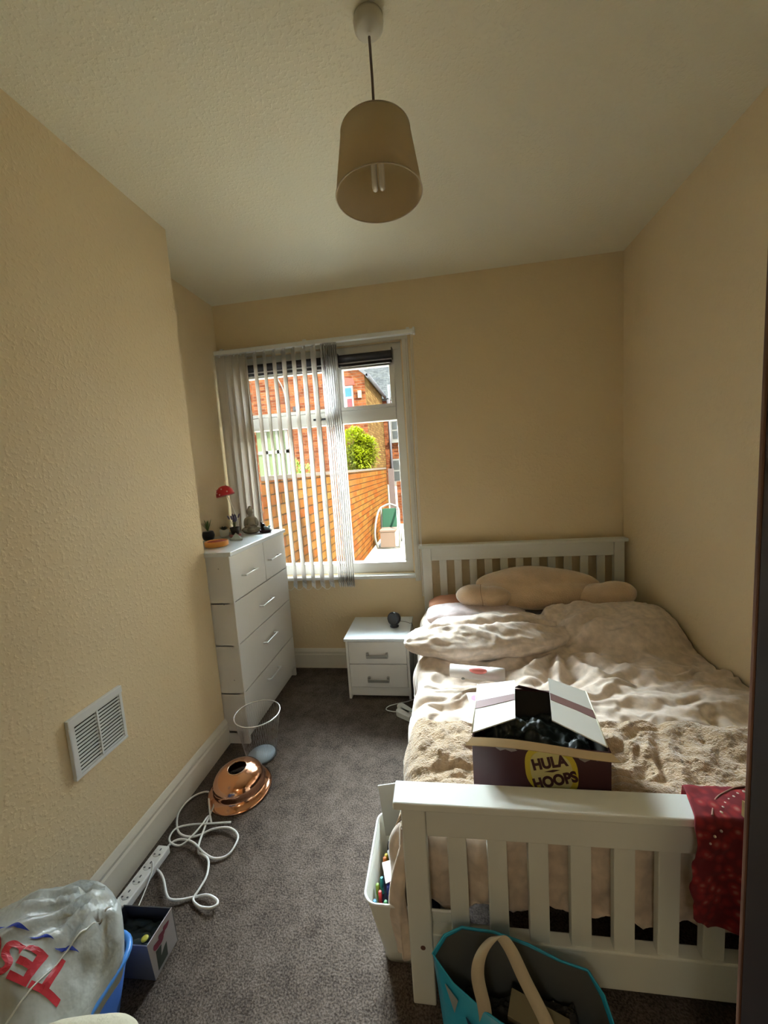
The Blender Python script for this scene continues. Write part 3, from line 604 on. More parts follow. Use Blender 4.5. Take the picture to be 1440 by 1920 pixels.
# ================================================================== COPPER SHADE
KX,KY=-1.128,1.765
cs=thing('copper_lampshade',(KX,KY,0),'round polished copper lampshade with a hole in the top lying on the carpet','lampshade')
prof=[(.158,.0),(.163,.003),(.162,.008),(.150,.014),(.132,.024),(.126,.040),(.130,.058),(.125,.078),(.110,.099),(.088,.114),(.066,.121),(.056,.124),(.050,.128),(.046,.127)]
inner=[(.044,.120),(.055,.117),(.080,.108),(.104,.094),(.119,.076),(.124,.058),(.120,.040),(.127,.020),(.150,.006)]
tilt=Matrix.Translation((0,0,.004))@Matrix.Rotation(math.radians(3),4,'X')
B().lathe(prof+inner,c=(KX,KY,.003),n=72,closed=True,M=tilt).build('shade',m_copper,cs)
B().tube([tilt@Vector((.0475*math.cos(a),.0475*math.sin(a),.128))+Vector((KX,KY,.003)) for a in [2*math.pi*i/40 for i in range(40)]],.0028,8,closed=True).build('neck_ring',mat('pale_copper',(.85,.6,.45),.2,metal=1),cs)
# ================================================================== EXTENSION LEAD AND CABLES
el=thing('extension_lead',(-1.31,1.27,0),'white four-socket extension lead with its cable coiled on the carpet by the left wall','extension lead')
Ms=rot((-1.305,1.28,0),math.radians(-2))
ex0,ex1=-1.337,-1.280
B().box((ex0,1.165,.0),(ex1,1.412,.034),M=Ms).build('strip',m_wht,el,bevel=.005,seg=3)
ms=mat('socket_hole',(.10,.10,.11),.5); xc=(ex0+ex1)/2
for i in range(4):
    y=1.378-.0575*i
    B().lathe([(.020,.0338),(.020,.0345),(.019,.0350),(.0,.0350)],c=(xc,y,0),n=28,M=None).build('socket',mat('socket_face',(.70,.71,.70),.4),el)
    q=B()
    for x_,y_,w,h_ in ((xc+.000,y+.013,.0055,.010),(xc-.012,y-.009,.008,.0055),(xc+.012,y-.009,.008,.0055)): q.box((x_-w/2,y_-h_/2,.0347),(x_+w/2,y_+h_/2,.0356),M=Ms)
    q.build('pin_holes',ms,el)
Apts=[(-1.308,1.341),(-1.255,1.317),(-1.21,1.283),(-1.163,1.236),(-1.133,1.219),(-1.091,1.225),(-1.044,1.241),(-.991,1.248),(-.941,1.231),(-.933,1.213),(-.958,1.204),(-1.007,1.211),(-1.044,1.232),(-1.038,1.266),(-1.038,1.318),(-1.069,1.377),(-1.113,1.403),(-1.141,1.415),(-1.158,1.442),(-1.177,1.512),(-1.194,1.589),(-1.209,1.648),(-1.251,1.71),(-1.31,1.732),(-1.356,1.687),(-1.366,1.615),(-1.346,1.556),(-1.297,1.497),(-1.244,1.481),(-1.191,1.491),(-1.136,1.522),(-1.059,1.531),(-.998,1.499),(-.987,1.449),(-1.004,1.411),(-1.05,1.393),(-1.111,1.409),(-1.189,1.449),(-1.257,1.46),(-1.293,1.445),(-1.305,1.412)]
z_=lambda i:.006+.012*abs(math.sin(i*.55))
q=B(); q.tube(spline([(x if x>-1.366 else -1.366,y,z_(i)) for i,(x,y) in enumerate(Apts)],6),.0046,8); q.build('cable',m_wht,el)
Bp=[(-1.061,1.552),(-1.167,1.54),(-1.267,1.533),(-1.314,1.502),(-1.311,1.456),(-1.284,1.433),(-1.238,1.433),(-1.208,1.477),(-1.196,1.531),(-1.194,1.58),(-1.16,1.548),(-1.20,1.60),(-1.250,1.672)]
q=B(); q.tube(spline([(x,y,.016+.010*abs(math.cos(i*.8))) for i,(x,y) in enumerate(Bp)],6),.0040,8)
tag(q.build('charging_cable',m_wht),'thin loose white cable tangled over the extension lead coil','cable')
q=B(); q.tube(spline([(-1.30,1.335,.038),(-1.275,1.30,.03),(-1.262,1.23,.008),(-1.235,1.14,.006),(-1.21,1.11,.005)],6),.0025,6); tag(q.build('phone_charger_cable',m_wht),'thin white lead plugged into the middle of the extension strip','cable')
# adaptor by the bedside table
ad=thing('power_adaptor',(-.29,2.38,0),'white twin plug-in adaptor lying on the carpet beside the bedside table','adaptor')
for j,(dx,dy,rz) in enumerate(((0,0,-.55),(-.004,.045,-.75))):
    Mj=Matrix.Translation((-.295+dx,2.40+dy,0))@Matrix.Rotation(rz,4,'Z')
    q=B(); q.slab([Mj@Vector((x,y,0.002)) for x,y in [(-.045+.028*math.cos(a),.028*math.sin(a)) for a in [math.pi/2+math.pi*i/10 for i in range(11)]]+[(.05,-.028),(.05,.028)]],(0,0,.036)); q.build('plug_body',m_wht,ad,bevel=.004)
q=B(); q.tube(spline([(-.335,2.43,.02),(-.39,2.45,.008),(-.437,2.475,.005),(-.42,2.515,.005),(-.36,2.545,.005),(-.29,2.575,.005),(-.255,2.60,.005)],6),.0028,8); q.build('cord',m_wht,ad)
# ================================================================== ITEMS ON THE CHEST
ZC=ch_
# mushroom lamp
ml=thing('mushroom_lamp',(-1.53,2.74,ZC),'little red toadstool lamp on a thin white stem on the chest of drawers','lamp')
B().lathe([(.032,0),(.033,.008),(.012,.014),(.005,.02)],c=(-1.53,2.74,ZC),n=24).build('base',m_wht,ml)
stem=spline([(-1.53,2.74,ZC+.012),(-1.515,2.74,ZC+.10),(-1.528,2.72,ZC+.20),(-1.556,2.70,ZC+.31)],6)
B().tube(stem,.0032,8).build('stem',m_wht,ml)
Mm=Matrix.Rotation(math.radians(-12),4,'Y')
cap=[(.066*math.cos(t),.074*math.sin(t)) for t in [math.pi/2*k/10 for k in range(11)]]
B().lathe(cap+[(.0,.068),(.055,.006),(.064,-.002)],c=(-1.566,2.70,ZC+.305),n=36,M=Mm).build('cap',m_red,ml)
q=B()
for a,t in ((4.2,.35),(4.9,.7),(5.5,.3),(3.6,.75),(4.6,.15),(0,1.2)):
    p_=Mm@Vector((.066*math.cos(t)*math.cos(a),.066*math.cos(t)*math.sin(a),.074*math.sin(t))); q.ball(p_+Vector((-1.566,2.70,ZC+.305)),(.006,.006,.006),8,6)
q.build('cap_spots',mat('spot_pink',(.8,.5,.5),.5),ml)
def leafblade(b_,base,d,L_,w,curl=.3,mi=0,seg=5):
    d=Vector(d).normalized(); side=d.cross(Vector((0,0,1))); 
    if side.length<.1: side=Vector((1,0,0))
    side.normalize(); pr=[]; 
    for k in range(seg+1):
        t=k/seg; c_=Vector(base)+d*L_*t+Vector((0,0,-curl*L_*t*t)); ww=w*math.sin(math.pi*(.15+.85*t))**.8*(1 if t<1 else 0)
        pr.append((c_-side*ww/2,c_+side*ww/2))
    vs=[x for pq in pr for x in pq]; b_.add(vs,[(2*k,2*k+1,2*k+3,2*k+2) for k in range(seg)],mi,True)
# spiky plant
gp=thing('potted_grass',(-1.625,2.52,ZC),'spiky green plant in a dark round pot, at the left end of the chest top','plant')
B().lathe([(.022,0),(.036,.015),(.042,.04),(.036,.065),(.030,.07)],c=(-1.625,2.52,ZC),n=24).build('pot',mat('dark_blue_pot',(.02,.024,.035),.3),gp)
q=B()
for i in range(26):
    a=random.uniform(0,6.28); e=random.uniform(.1,.55); leafblade(q,(-1.625,2.52,ZC+.065),(math.cos(a)*e,math.sin(a)*e,1),random.uniform(.08,.13),.006,.25)
q.build('leaves',mat('grass_green',(.10,.20,.05),.6),gp)
# succulent
sp=thing('succulent',(-1.585,2.66,ZC),'tiny dark succulent in a white pot on the chest of drawers','plant')
B().lathe([(.024,0),(.030,.01),(.034,.055),(.031,.056),(.029,.048)],c=(-1.585,2.66,ZC),n=24).build('pot',m_wht,sp)
q=B()
for rr,nn_,el_ in ((.034,9,.35),(.028,7,.8),(.018,5,1.5)):
    for i in range(nn_):
        a=2*math.pi*i/nn_+el_; leafblade(q,(-1.585,2.66,ZC+.052),(math.cos(a),math.sin(a),el_),rr+.008,.016,-.2)
q.build('leaves',mat('succulent_dark',(.025,.035,.03),.5),sp)
# lavender
lv=thing('potted_lavender',(-1.500,2.66,ZC),'artificial lavender in a black pot between the succulent and the stone statue','plant')
B().lathe([(.026,0.018),(.036,.07),(.033,.07),(.030,.06)],c=(-1.500,2.66,ZC),n=24).build('pot',m_black,lv)
q=B(); q2=B()
for i in range(22):
    a=random.uniform(0,6.28); e=random.uniform(.05,.5); d=Vector((math.cos(a)*e,math.sin(a)*e,1)).normalized(); L_=random.uniform(.07,.11)
    b0=Vector((-1.500,2.66,ZC+.065)); q.tube([b0,b0+d*L_*.6],.0012,5); q2.ball(b0+d*L_*.85,(.006,.006,.018),8,6,M=d.to_track_quat('Z','Y').to_matrix().to_4x4())
    leafblade(q,b0,d,.05,.006,.1)
q.build('stems',mat('sage_green',(.18,.22,.12),.7),lv); q2.build('flowers',mat('lavender_purple',(.20,.18,.30),.8),lv)
tag(B().lathe([(.034,0),(.042,.006),(.044,.017),(.038,.0165),(.034,.010)],c=(-1.500,2.655,ZC),n=28).build('saucer',mat('pink_glaze',(.60,.20,.22),.4)),'small pink saucer under the black lavender pot','saucer')
# statue
su=B(); c0=Vector((-1.43,2.78,ZC))
def E_(c_,r_,rz=0,ry=0,rx=0): su.ball(c0+Vector(c_),r_,20,14,M=Matrix.Rotation(rz,4,'Z')@Matrix.Rotation(ry,4,'Y')@Matrix.Rotation(rx,4,'X'))
E_((0,0,.018),(.066,.045,.018)); E_((-.035,-.02,.036),(.038,.022,.018),.4); E_((.035,-.02,.036),(.038,.022,.018),-.4); E_((0,-.035,.034),(.03,.016,.013))
E_((0,.005,.085),(.034,.026,.048)); E_((0,.005,.115),(.041,.022,.02)); E_((-.042,-.002,.088),(.013,.014,.035),0,.15); E_((.042,-.002,.088),(.013,.014,.035),0,-.15)
E_((-.026,-.026,.058),(.024,.012,.012),.5); E_((.026,-.026,.058),(.024,.012,.012),-.5); E_((0,-.036,.052),(.02,.012,.009)); E_((0,0,.14),(.016,.016,.014)); E_((0,-.003,.168),(.027,.026,.031)); E_((0,0,.199),(.014,.014,.013)); E_((0,-.025,.163),(.004,.005,.007)); E_((.022,0,.163),(.005,.005,.011)); E_((-.022,0,.163),(.005,.005,.011))
o=su.build('stone_statue',mat('grey_stone',(.42,.38,.30),.9,bump=.5,bscale=60,bdist=.003,var=.25,vscale=25),origin=c0,remesh=.0035); o.rotation_euler=(0,0,math.radians(18)); tag(o,'grey stone figure sitting cross-legged in meditation on the chest of drawers','statue')
# incense burner
ib_=thing('incense_burner',(-1.33,2.80,ZC),'small black incense burner with a pale blue piece on the window end of the chest','ornament')
B().lathe([(.030,0),(.044,.006),(.050,.022),(.044,.022),(.036,.012)],c=(-1.33,2.80,ZC),n=28).build('dish',mat('dark_purple_glaze',(.05,.02,.03),.3),ib_)
q=B(); q.slab([(-1.368,2.795,ZC+.014),(-1.335,2.795,ZC+.014),(-1.328,2.795,ZC+.045),(-1.338,2.795,ZC+.07),(-1.35,2.795,ZC+.068),(-1.358,2.795,ZC+.085),(-1.366,2.795,ZC+.078)],(0,.02,0)); q.build('rock_back',m_black,ib_,bevel=.003)
q=B(); q.ball((-1.312,2.79,ZC+.03),(.022,.018,.016)); q.ball((-1.298,2.80,ZC+.045),(.010,.010,.010)); q.ball((-1.325,2.785,ZC+.042),(.012,.012,.010)); q.build('blue_piece',mat('pale_blue_glaze',(.35,.52,.60),.2),ib_)
# orange dish
od=thing('orange_tin',(-1.44,2.30,ZC),'round orange tin with a red top at the near end of the chest of drawers','tin')
B().lathe([(.064,0),(.072,.004),(.073,.03),(.068,.036),(.064,.032),(.062,.010),(0,.010)],c=(-1.44,2.31,ZC),n=48).build('body',mat('orange_plastic',(.85,.36,.08),.4),od)
B().lathe([(0,.012),(.058,.012),(.058,.031),(.03,.034),(0,.035)],c=(-1.437,2.313,ZC),n=40).build('red_contents',mat('red_fabric',(.55,.07,.04),.7,var=.4,vscale=60),od)
# glass ornament
go=B()
c_=Vector((-1.41,2.52,ZC)); 
pts=[(-.05,-.02),(.055,-.035),(.02,.04),(-.035,.035)]
go.slab([c_+Vector((x,y,0)) for x,y in pts],(0,0,.01)); go.add([c_+Vector((x*.8,y*.8,.01)) for x,y in pts]+[c_+Vector((-.012,.005,.05))],[(0,1,4),(1,2,4),(2,3,4),(3,0,4)])
tag(go.build('glass_ornament',mat('frosty_glass',(.72,.82,.82),.08,transl=.4)),'pale glass pyramid ornament in the middle of the chest top','ornament')
# ================================================================== BASKET AND PENS under the duvet edge
bk_=thing('storage_basket',(-.16,1.19,0),'white plastic storage basket full of pens, pushed half under the bed','basket')
def rrect(x0,x1,y0,y1,r,z,n=5):
    P=[]
    for cx_,cy_,a0 in ((x1-r,y1-r,0),(x0+r,y1-r,90),(x0+r,y0+r,180),(x1-r,y0+r,270)):
        for k in range(n+1): a=math.radians(a0+90*k/n); P.append(Vector((cx_+r*math.cos(a),cy_+r*math.sin(a),z)))
    return P
def tubshape(rects,inner_off=.003,bottom=True):
    """open container through stacked rounded rectangles; returns B"""
    b_=B(); loops=rects; n=len(loops[0]); vs=[p for l in loops for p in l]
    fs=[(j*n+i,j*n+(i+1)%n,(j+1)*n+(i+1)%n,(j+1)*n+i) for j in range(len(loops)-1) for i in range(n)]; fs.append(tuple(range(n)))
    b_.add(vs,fs,0,True); return b_
rim=.308
bb=tubshape([rrect(-.262,.005,1.115,1.325,.03,.004),rrect(-.268,.008,1.105,1.332,.035,.05),rrect(-.296,.02,1.045,1.365,.035,rim)])
bb.build('tub',mat('basket_white',(.70,.71,.64),.5,bump=.5,bscale=50,bdist=.004),bk_,solid=.004)
B().tube([p for p in rrect(-.299,.023,1.042,1.368,.037,rim,6)],.0042,8,closed=True).build('rim',m_wht,bk_)
pc=[('red',(.5,.03,.03)),('yellow',(.75,.55,.02)),('turquoise',(.05,.4,.45)),('green',(.04,.22,.07)),('navy blue',(.02,.03,.20)),('purple',(.12,.03,.22)),('sky blue',(.1,.35,.6)),('orange',(.7,.2,.03)),('black',(.015,.015,.02)),('magenta',(.5,.03,.2)),('white',(.7,.7,.7)),('lime green',(.3,.5,.05))]
pos=[(-.262,1.112),(-.252,1.235),(-.268,1.165),(-.246,1.082),(-.236,1.135),(-.222,1.190),(-.272,1.085),(-.262,1.205),(-.222,1.090),(-.238,1.165),(-.212,1.128),(-.275,1.138)]
for (nm,c3),(x,y) in zip(pc,pos):
    t=thing('pen',(x,y,.05),f'felt-tip pen with {"an" if nm[0]=="o" else "a"} {nm} cap standing in the white basket','pen','felt-tip pens in the storage basket')
    tx,ty=random.uniform(-.004,.010),random.uniform(-.012,.012); h1=random.uniform(.268,.298)
    yb=max(y,1.118); B().tube([(max(x,-.252),yb,.07),(x+tx*.7,y+ty*.7,h1-.035)],.0055,8).build('barrel',mat('pen_'+nm,c3,.4),t)
    B().tube([(x+tx*.7,y+ty*.7,h1-.035),(x+tx,y+ty,h1-.004),(x+tx,y+ty,h1)],[.0068,.0066,.0045],8).build('cap',MATS['pen_'+nm],t)
fill=B(); fill.grid(lambda u,v:Vector((-.266+.20*u,1.092+.258*v,.205+.010*fbm(u*8,v*8))),20,20); tag(fill.build('dark_cloth',mat('dark_navy_cloth',(.02,.02,.05),.9),solid=.003),'dark navy cloth lying among the pens in the white basket','cloth')
# papers in the basket
def card(name,pts,th_,m_,lab,cat):
    return tag(B().slab(pts,th_).build(name,m_),lab,cat)
card('cardboard_sheet',[(-.272,1.335,.24),(-.135,1.352,.24),(-.135,1.372,.45),(-.292,1.352,.435)],(0,.004,0),mat('grey_card',(.42,.42,.38),.6),'big grey card sheet standing up at the far end of the white basket','card')
card('envelope',[(-.255,1.255,.26),(-.185,1.28,.31),(-.155,1.20,.35),(-.228,1.17,.30)][::-1],(0,0,.003),mat('grey_paper',(.36,.35,.33),.7),'grey envelope sticking out of the white basket beside the bed','envelope')
card('paper_note',[(-.262,1.185,.292),(-.220,1.19,.304),(-.215,1.125,.300),(-.240,1.118,.292)],(0,0,.002),mat('white_paper',(.78,.78,.76),.7),'small white paper note lying on the pens in the basket','paper')
# ================================================================== BLUE SHOPPING BAG
sb=thing('shopping_bag',(.12,.88,0),'bright blue reusable shopping bag with a cream strap in front of the footboard','bag')
rimP=[(-.083,.933,.31),(-.05,.965,.33),(.0,.985,.335),(.09,.985,.33),(.18,.975,.315),(.26,.955,.30),(.325,.945,.295),(.348,.90,.29),(.352,.84,.28),(.29,.80,.27),(.22,.805,.275),(.15,.81,.28),(.10,.82,.285),(.04,.845,.29),(-.03,.882,.30),(-.06,.91,.305)]
botP=[(-.03,.82),(-.03,.90),(.02,.945),(.09,.95),(.16,.95),(.23,.93),(.28,.92),(.305,.88),(.31,.82),(.30,.755),(.25,.75),(.17,.755),(.10,.77),(.06,.785),(.01,.795),(-.02,.805)]
n=len(rimP); loops=[]
for t in (0,.25,.5,.75,1):
    loops.append([Vector((bx_[0]*(1-t)+r_[0]*t+.006*fbm(i*.9,t*4),bx_[1]*(1-t)+r_[1]*t+.006*fbm(i*.7,t*4,3),.004+(r_[2]-.004)*t)) for i,(r_,bx_) in enumerate(zip(rimP,botP))])
q=B(); vs=[p for l in loops for p in l]; q.add(vs,[(j*n+i,j*n+(i+1)%n,(j+1)*n+(i+1)%n,(j+1)*n+i) for j in range(4) for i in range(n)]+[tuple(range(n))[::-1]],0,True)
q.build('bag_body',mat('cyan_woven_plastic',(.015,.34,.55),.35,bump=.4,bscale=14,bdist=.01),sb,solid=.002)
q=B(); vs=[p+Vector((.12-p.x,.85-p.y,0))*.035 for l in loops[1:] for p in l]; q.add(vs,[(j*n+i,j*n+(i+1)%n,(j+1)*n+(i+1)%n,(j+1)*n+i) for j in range(3) for i in range(n)],0,True); q.build('grey_lining',mat('lining_grey',(.10,.11,.11),.6),sb)
B().tube([Vector(p) for p in rimP],.0028,6,closed=True).build('rim_binding',mat('cyan_binding',(.02,.38,.60),.5),sb)
def ribbon(P,w,side,name,m_,par,k=8):
    C_=spline(P,k); b_=B(); sv=Vector(side)
    vs=[]; 
    for i,c_ in enumerate(C_):
        s2=sv if not callable(side) else side(i/(len(C_)-1)); vs+=[c_-s2*w/2,c_+s2*w/2]
    b_.add(vs,[(2*i,2*i+1,2*i+3,2*i+2) for i in range(len(C_)-1)],0,True); return b_.build(name,m_,par,solid=.002)
ribbon([(.050,.845,.22),(.046,.842,.30),(.034,.862,.365),(.050,.885,.402),(.092,.912,.415),(.120,.90,.40),(.150,.865,.36),(.190,.825,.305),(.215,.80,.24)],.034,(.95,.0,.25),'strap',mat('cream_webbing',(.50,.43,.31),.9),sb)
# printed window logo on front panel (pale outlined shield) and dark stroke
def onbag(s_,t): # along front rim polyline from index0 back via end
    pass
q=B(); a=Vector((-.050,.886,.290)); q.slab([a,a+Vector((.032,-.028,-.004)),a+Vector((.022,-.022,-.05))],(-.001,-.0015,0)); q.build('printed_shape',mat('print_pale',(.30,.33,.33),.6),sb)
q=B(); a=Vector((.0,.845,.262)); q.slab([a,a+Vector((.04,-.026,-.022)),a+Vector((.038,-.026,-.028)),a+Vector((.004,-.003,-.012))],(-.001,-.0015,0)); q.build('printed_mark',mat('print_navy',(.01,.05,.12),.6),sb)
# contents
q=B(); q.grid(lambda u,v:Vector((.0+.28*u,.825+.10*v,.215+.03*fbm(u*5,v*4)+.015*abs(fbm(u*14,v*12)))),40,30); tag(q.build('dark_jumper',mat('dark_wool',(.035,.035,.032),.95,bump=.6,bscale=60),solid=.003),'dark crumpled clothing inside the blue shopping bag','clothing')
q=B(); q.box((.10,.84,.240),(.24,.90,.262),M=rot((.15,.84,.25),-.35)); tag(q.build('notebook',mat('tan_cover',(.20,.17,.10),.7),bevel=.002),'flat tan notebook on the clothing inside the blue shopping bag','book')
# ================================================================== LEFT CORNER: tub, box, carrier bag, cushion
tb_=thing('storage_tub',(-1.15,.68,0),'blue plastic storage tub under the white carrier bag','tub')
q=tubshape([rrect(-1.335,-1.045,.50,.885,.045,.004),rrect(-1.34,-1.04,.49,.89,.05,.03),rrect(-1.365,-.985,.46,.915,.06,.272)])
q.build('tub_body',mat('tub_blue',(.035,.12,.42),.35),tb_,solid=.004)
q=B(); lo=rrect(-1.370,-.978,.455,.920,.065,.278,7); q.tube(lo,.009,8,closed=True); q.build('rim',mat('rim_blue',(.06,.26,.72),.3),tb_)
# printed carton
gb=thing('printed_carton',(-1.08,1.03,0),'open grey printed carton on the carpet between the blue tub and extension lead','box')
P0=[Vector(p) for p in ((-1.165,1.055,.195),(-.985,1.062,.195),(-.990,.950,.195),(-1.16,.945,.195))]; Pb=[Vector(p) for p in ((-1.17,1.10,.004),(-1.02,1.105,.004),(-1.018,.990,.004),(-1.17,.985,.004))]
mside=[mat('carton_dark',(.06,.06,.065),.6),mat('carton_lilac',(.42,.40,.42),.4),mat('carton_blue_grey',(.14,.17,.28),.5),mat('carton_dark',(0,0,0))]
q=B()
for i in range(4):
    j=(i+1)%4; a,b_,c2,d2=Pb[i],Pb[j],P0[j],P0[i]; n_=(b_-a).cross(d2-a).normalized()
    q.slab([a,b_,c2,d2],n_*-.003 if n_.dot((a+c2)/2-Vector((-1.08,1.03,.1)))>0 else n_*.003,mi=i)
q.add(Pb,[(0,1,2,3)],0); q.build('carton',mside,gb)
q=B(); R0=lambda u,v:(Pb[2].lerp(Pb[1],u)).lerp(P0[2].lerp(P0[1],u),v)+Vector((.0006,0,.0004))
q.slab([R0(.15,.10),R0(.55,.10),R0(.6,.55),R0(.2,.6)],(.0008,0,.0003)); q.build('printed_panel',mat('print_dark_green',(.03,.045,.035),.5),gb)
q=B()
for u,v,r_ in ((.3,.74,.018),(.5,.80,.016),(.68,.84,.014),(.42,.70,.014)):
    cc_=R0(u,v); q.slab([cc_+Vector((0,r_*math.cos(a),r_*math.sin(a))) for a in [2*math.pi*i/14 for i in range(14)]],(.001,0,.0004))
q.build('printed_splodge',mat('print_maroon',(.16,.02,.045),.5),gb)
q=B(); q.grid(lambda u,v:Vector((-1.15+.135*u,.974+.075*v,.150+.012*fbm(u*6,v*6))),16,16); cb_=tag(q.build('fabric_pouch',mat('dark_teal_cloth',(.018,.035,.035),.7),solid=.004),'dark teal pouch with a yellow badge inside the printed carton','pouch')
ORG[cb_.name]=ORG[cb_.name]; B().lathe([(.011,0),(.011,.002),(.005,.0025)],c=(-1.035,.990,.163),n=20).build('badge',mat('badge_yellow',(.45,.42,.05),.5),cb_)
# carrier bag
m_bag=mat('carrier_polythene',(.60,.63,.60),.24,transl=.12,bump=.5,bscale=22,bdist=.012,var=.2,vscale=7)
TV=[Vector(p) for p in ((-1.372,.72,.44),(-1.30,.84,.455),(-1.20,.905,.45),(-1.055,.925,.415),(-.975,.865,.36),(-.972,.78,.33),(-.965,.68,.325),(-1.0,.56,.33),(-1.20,.50,.38),(-1.365,.52,.42))]
def bagtop():
    q=B(); nR=14; cen=Vector((-1.17,.72,.50)); n=len(TV)*6; outer=spline(TV,6,closed=True); rings=[]
    for k in range(nR+1):
        t=k/nR; ring=[]
        for i,p_ in enumerate(outer):
            c_=cen.lerp(p_,t); dome=.035*(1-t*t)
            cr=.026*(1-abs(2*fbm(c_.x*5,c_.y*5,1,2)))*t*(1-t)*3+.008*fbm(c_.x*24,c_.y*24,4)
            # tension creases running to the top corner
            w=math.atan2(c_.y-.93,c_.x+1.05); cr+=.010*math.sin(w*20)*math.exp(-((c_-Vector((-1.055,.925,.415))).length/.22)**2)*2
            ring.append(c_+Vector((0,0,dome*.6+cr)))
        rings.append(ring)
    for t,dz,sc_ in ((1,.05,.99),(2,.11,.96),(3,.16,.90)):
        rings.append([cen.lerp(p_,sc_*(1+.02*fbm(i*.3,t)))*1 for i,p_ in enumerate(outer)])
        for i,p_ in enumerate(rings[-1]): p_.z=max(outer[i].z-dz+.01*fbm(i*.4,t),.24)
    vs=[p_ for r_ in rings for p_ in r_]; n=len(outer)
    q.add(vs,[(j*n+i,j*n+(i+1)%n,(j+1)*n+(i+1)%n,(j+1)*n+i) for j in range(len(rings)-1) for i in range(n)],0,True); return q
q=bagtop(); tree=BVHTree.FromPolygons([tuple(v) for v in q.v],q.f)
cbg=tag(q.build('carrier_bag',m_bag),'crumpled pale grey carrier bag with red TESCO lettering on the blue tub','carrier bag')
def drape(vs2,c2,ax,ay,off=.0022):
    out=[]
    for v2 in vs2:
        p_=Vector(c2)+Vector(ax)*v2.x+Vector(ay)*v2.y; h=tree.ray_cast(Vector((p_.x,p_.y,1)),Vector((0,0,-1)))
        out.append((h[0] if h[0] else Vector((p_.x,p_.y,.42)))+Vector((0,0,off)))
    return out
def subdiv(vs,fs,ml=.012):
    bm=bmesh.new(); V=[bm.verts.new(v) for v in vs]
    for f_ in fs:
        try: bm.faces.new([V[i] for i in f_])
        except ValueError: pass
    bmesh.ops.triangulate(bm,faces=bm.faces)
    for _ in range(5):
        es=[e for e in bm.edges if e.calc_length()>ml]
        if not es: break
        bmesh.ops.subdivide_edges(bm,edges=es,cuts=1); bmesh.ops.triangulate(bm,faces=[f for f in bm.faces if len(f.verts)>3])
    bm.verts.index_update(); r_=([v.co.copy() for v in bm.verts],[tuple(v.index for v in f.verts) for f in bm.faces]); bm.free(); return r_
vs,fs=textmesh('TESCO',.085,.0025); vs,fs=subdiv(vs,fs)
tax=Vector((-1.05,-.24,0)); tay=Vector((.10,-1.0,0))+Vector((-.30,0,0))*0
q=B(); q.add(drape(vs,(-1.150,.700,0),tax,tay),fs); q.build('red_lettering',mat('tesco_red',(.55,.03,.05),.4),cbg)
q=B()
for i in range(5):
    x0=-.125+i*.052; pts=[Vector((x0,-.052,0)),Vector((x0+.020,-.044,0)),Vector((x0+.048,-.044,0)),Vector((x0+.028,-.054,0))]
    vs,fs=subdiv(pts,[(0,1,2,3)],.005); q.add(drape([Vector((v.x,v.y,0)) for v in vs],(-1.150,.700,0),tax,tay),fs)
q.build('blue_dashes',mat('tesco_blue',(.02,.05,.40),.4),cbg)
q=B(); pp=[(-1.025-.045*i/30,.885-.285*i/30) for i in range(31)]
q.tube(spline([p_ for p_ in drape([Vector((x,y,0)) for x,y in pp],(0,0,0),(1,0,0),(0,1,0),.0015)],5),.0026,6); q.build('folded_seam',mat('bag_seam',(.75,.76,.70),.3),cbg)
# cushion at the bottom edge
pillow('cushion',(-.885,.60,.335),.13,.10,.075,.2,mat('cream_fabric',(.62,.58,.44),.95,bump=.3,bscale=80),'rounded cream fabric cushion at the bottom edge in front of the blue tub',8,'cushion')
B_=B(); B_.box((-.99,.48,0),(-.78,.68,.262)); tag(B_.build('cardboard_carton',m_kraft,bevel=.003),'plain cardboard carton on the carpet under the cream cushion','box')
# ================================================================== OUTDOORS
GZ=-.30
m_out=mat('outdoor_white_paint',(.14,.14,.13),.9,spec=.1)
m_br=brick('brick_orange',(.15,.048,.018),(.06,.016,.008),(.10,.065,.04),'x',1.15); m_bry=brick('brick_yellow_side',(.11,.068,.024),(.06,.03,.012),(.045,.03,.018),'y',1.2); m_brw=brick('brick_yard_wall',(.095,.027,.007),(.10,.050,.013),(.022,.013,.008),'y',1.5)
m_conc=mat('yard_concrete',(.60,.565,.46),1,spec=.05,var=.3,vscale=2)
struct(B().box((-12,YB+.28,GZ-.2),(8,30,GZ)).build('ground_yard',m_conc))
of=B(); of.box((-6,YB+.282,GZ),(WX0,YB+.40,3.35)); of.box((WX1,YB+.282,GZ),(5,YB+.40,3.35)); of.box((WX0,YB+.282,GZ),(WX1,YB+.40,WZ0)); of.box((WX0,YB+.282,WZ1),(WX1,YB+.40,3.35))
struct(of.build('wall_outer',m_br))
yw=thing('yard_wall',(-1.78,7,GZ),'long orange brick garden wall running away from the window','wall')
B().box((-1.86,YB+.42,GZ),(-1.68,12.6,1.60)).build('brickwork',m_brw,yw)
B().box((-1.875,YB+.42,1.60),(-1.665,12.6,1.645)).build('coping',mat('coping_stone',(.05,.034,.02),.9),yw)
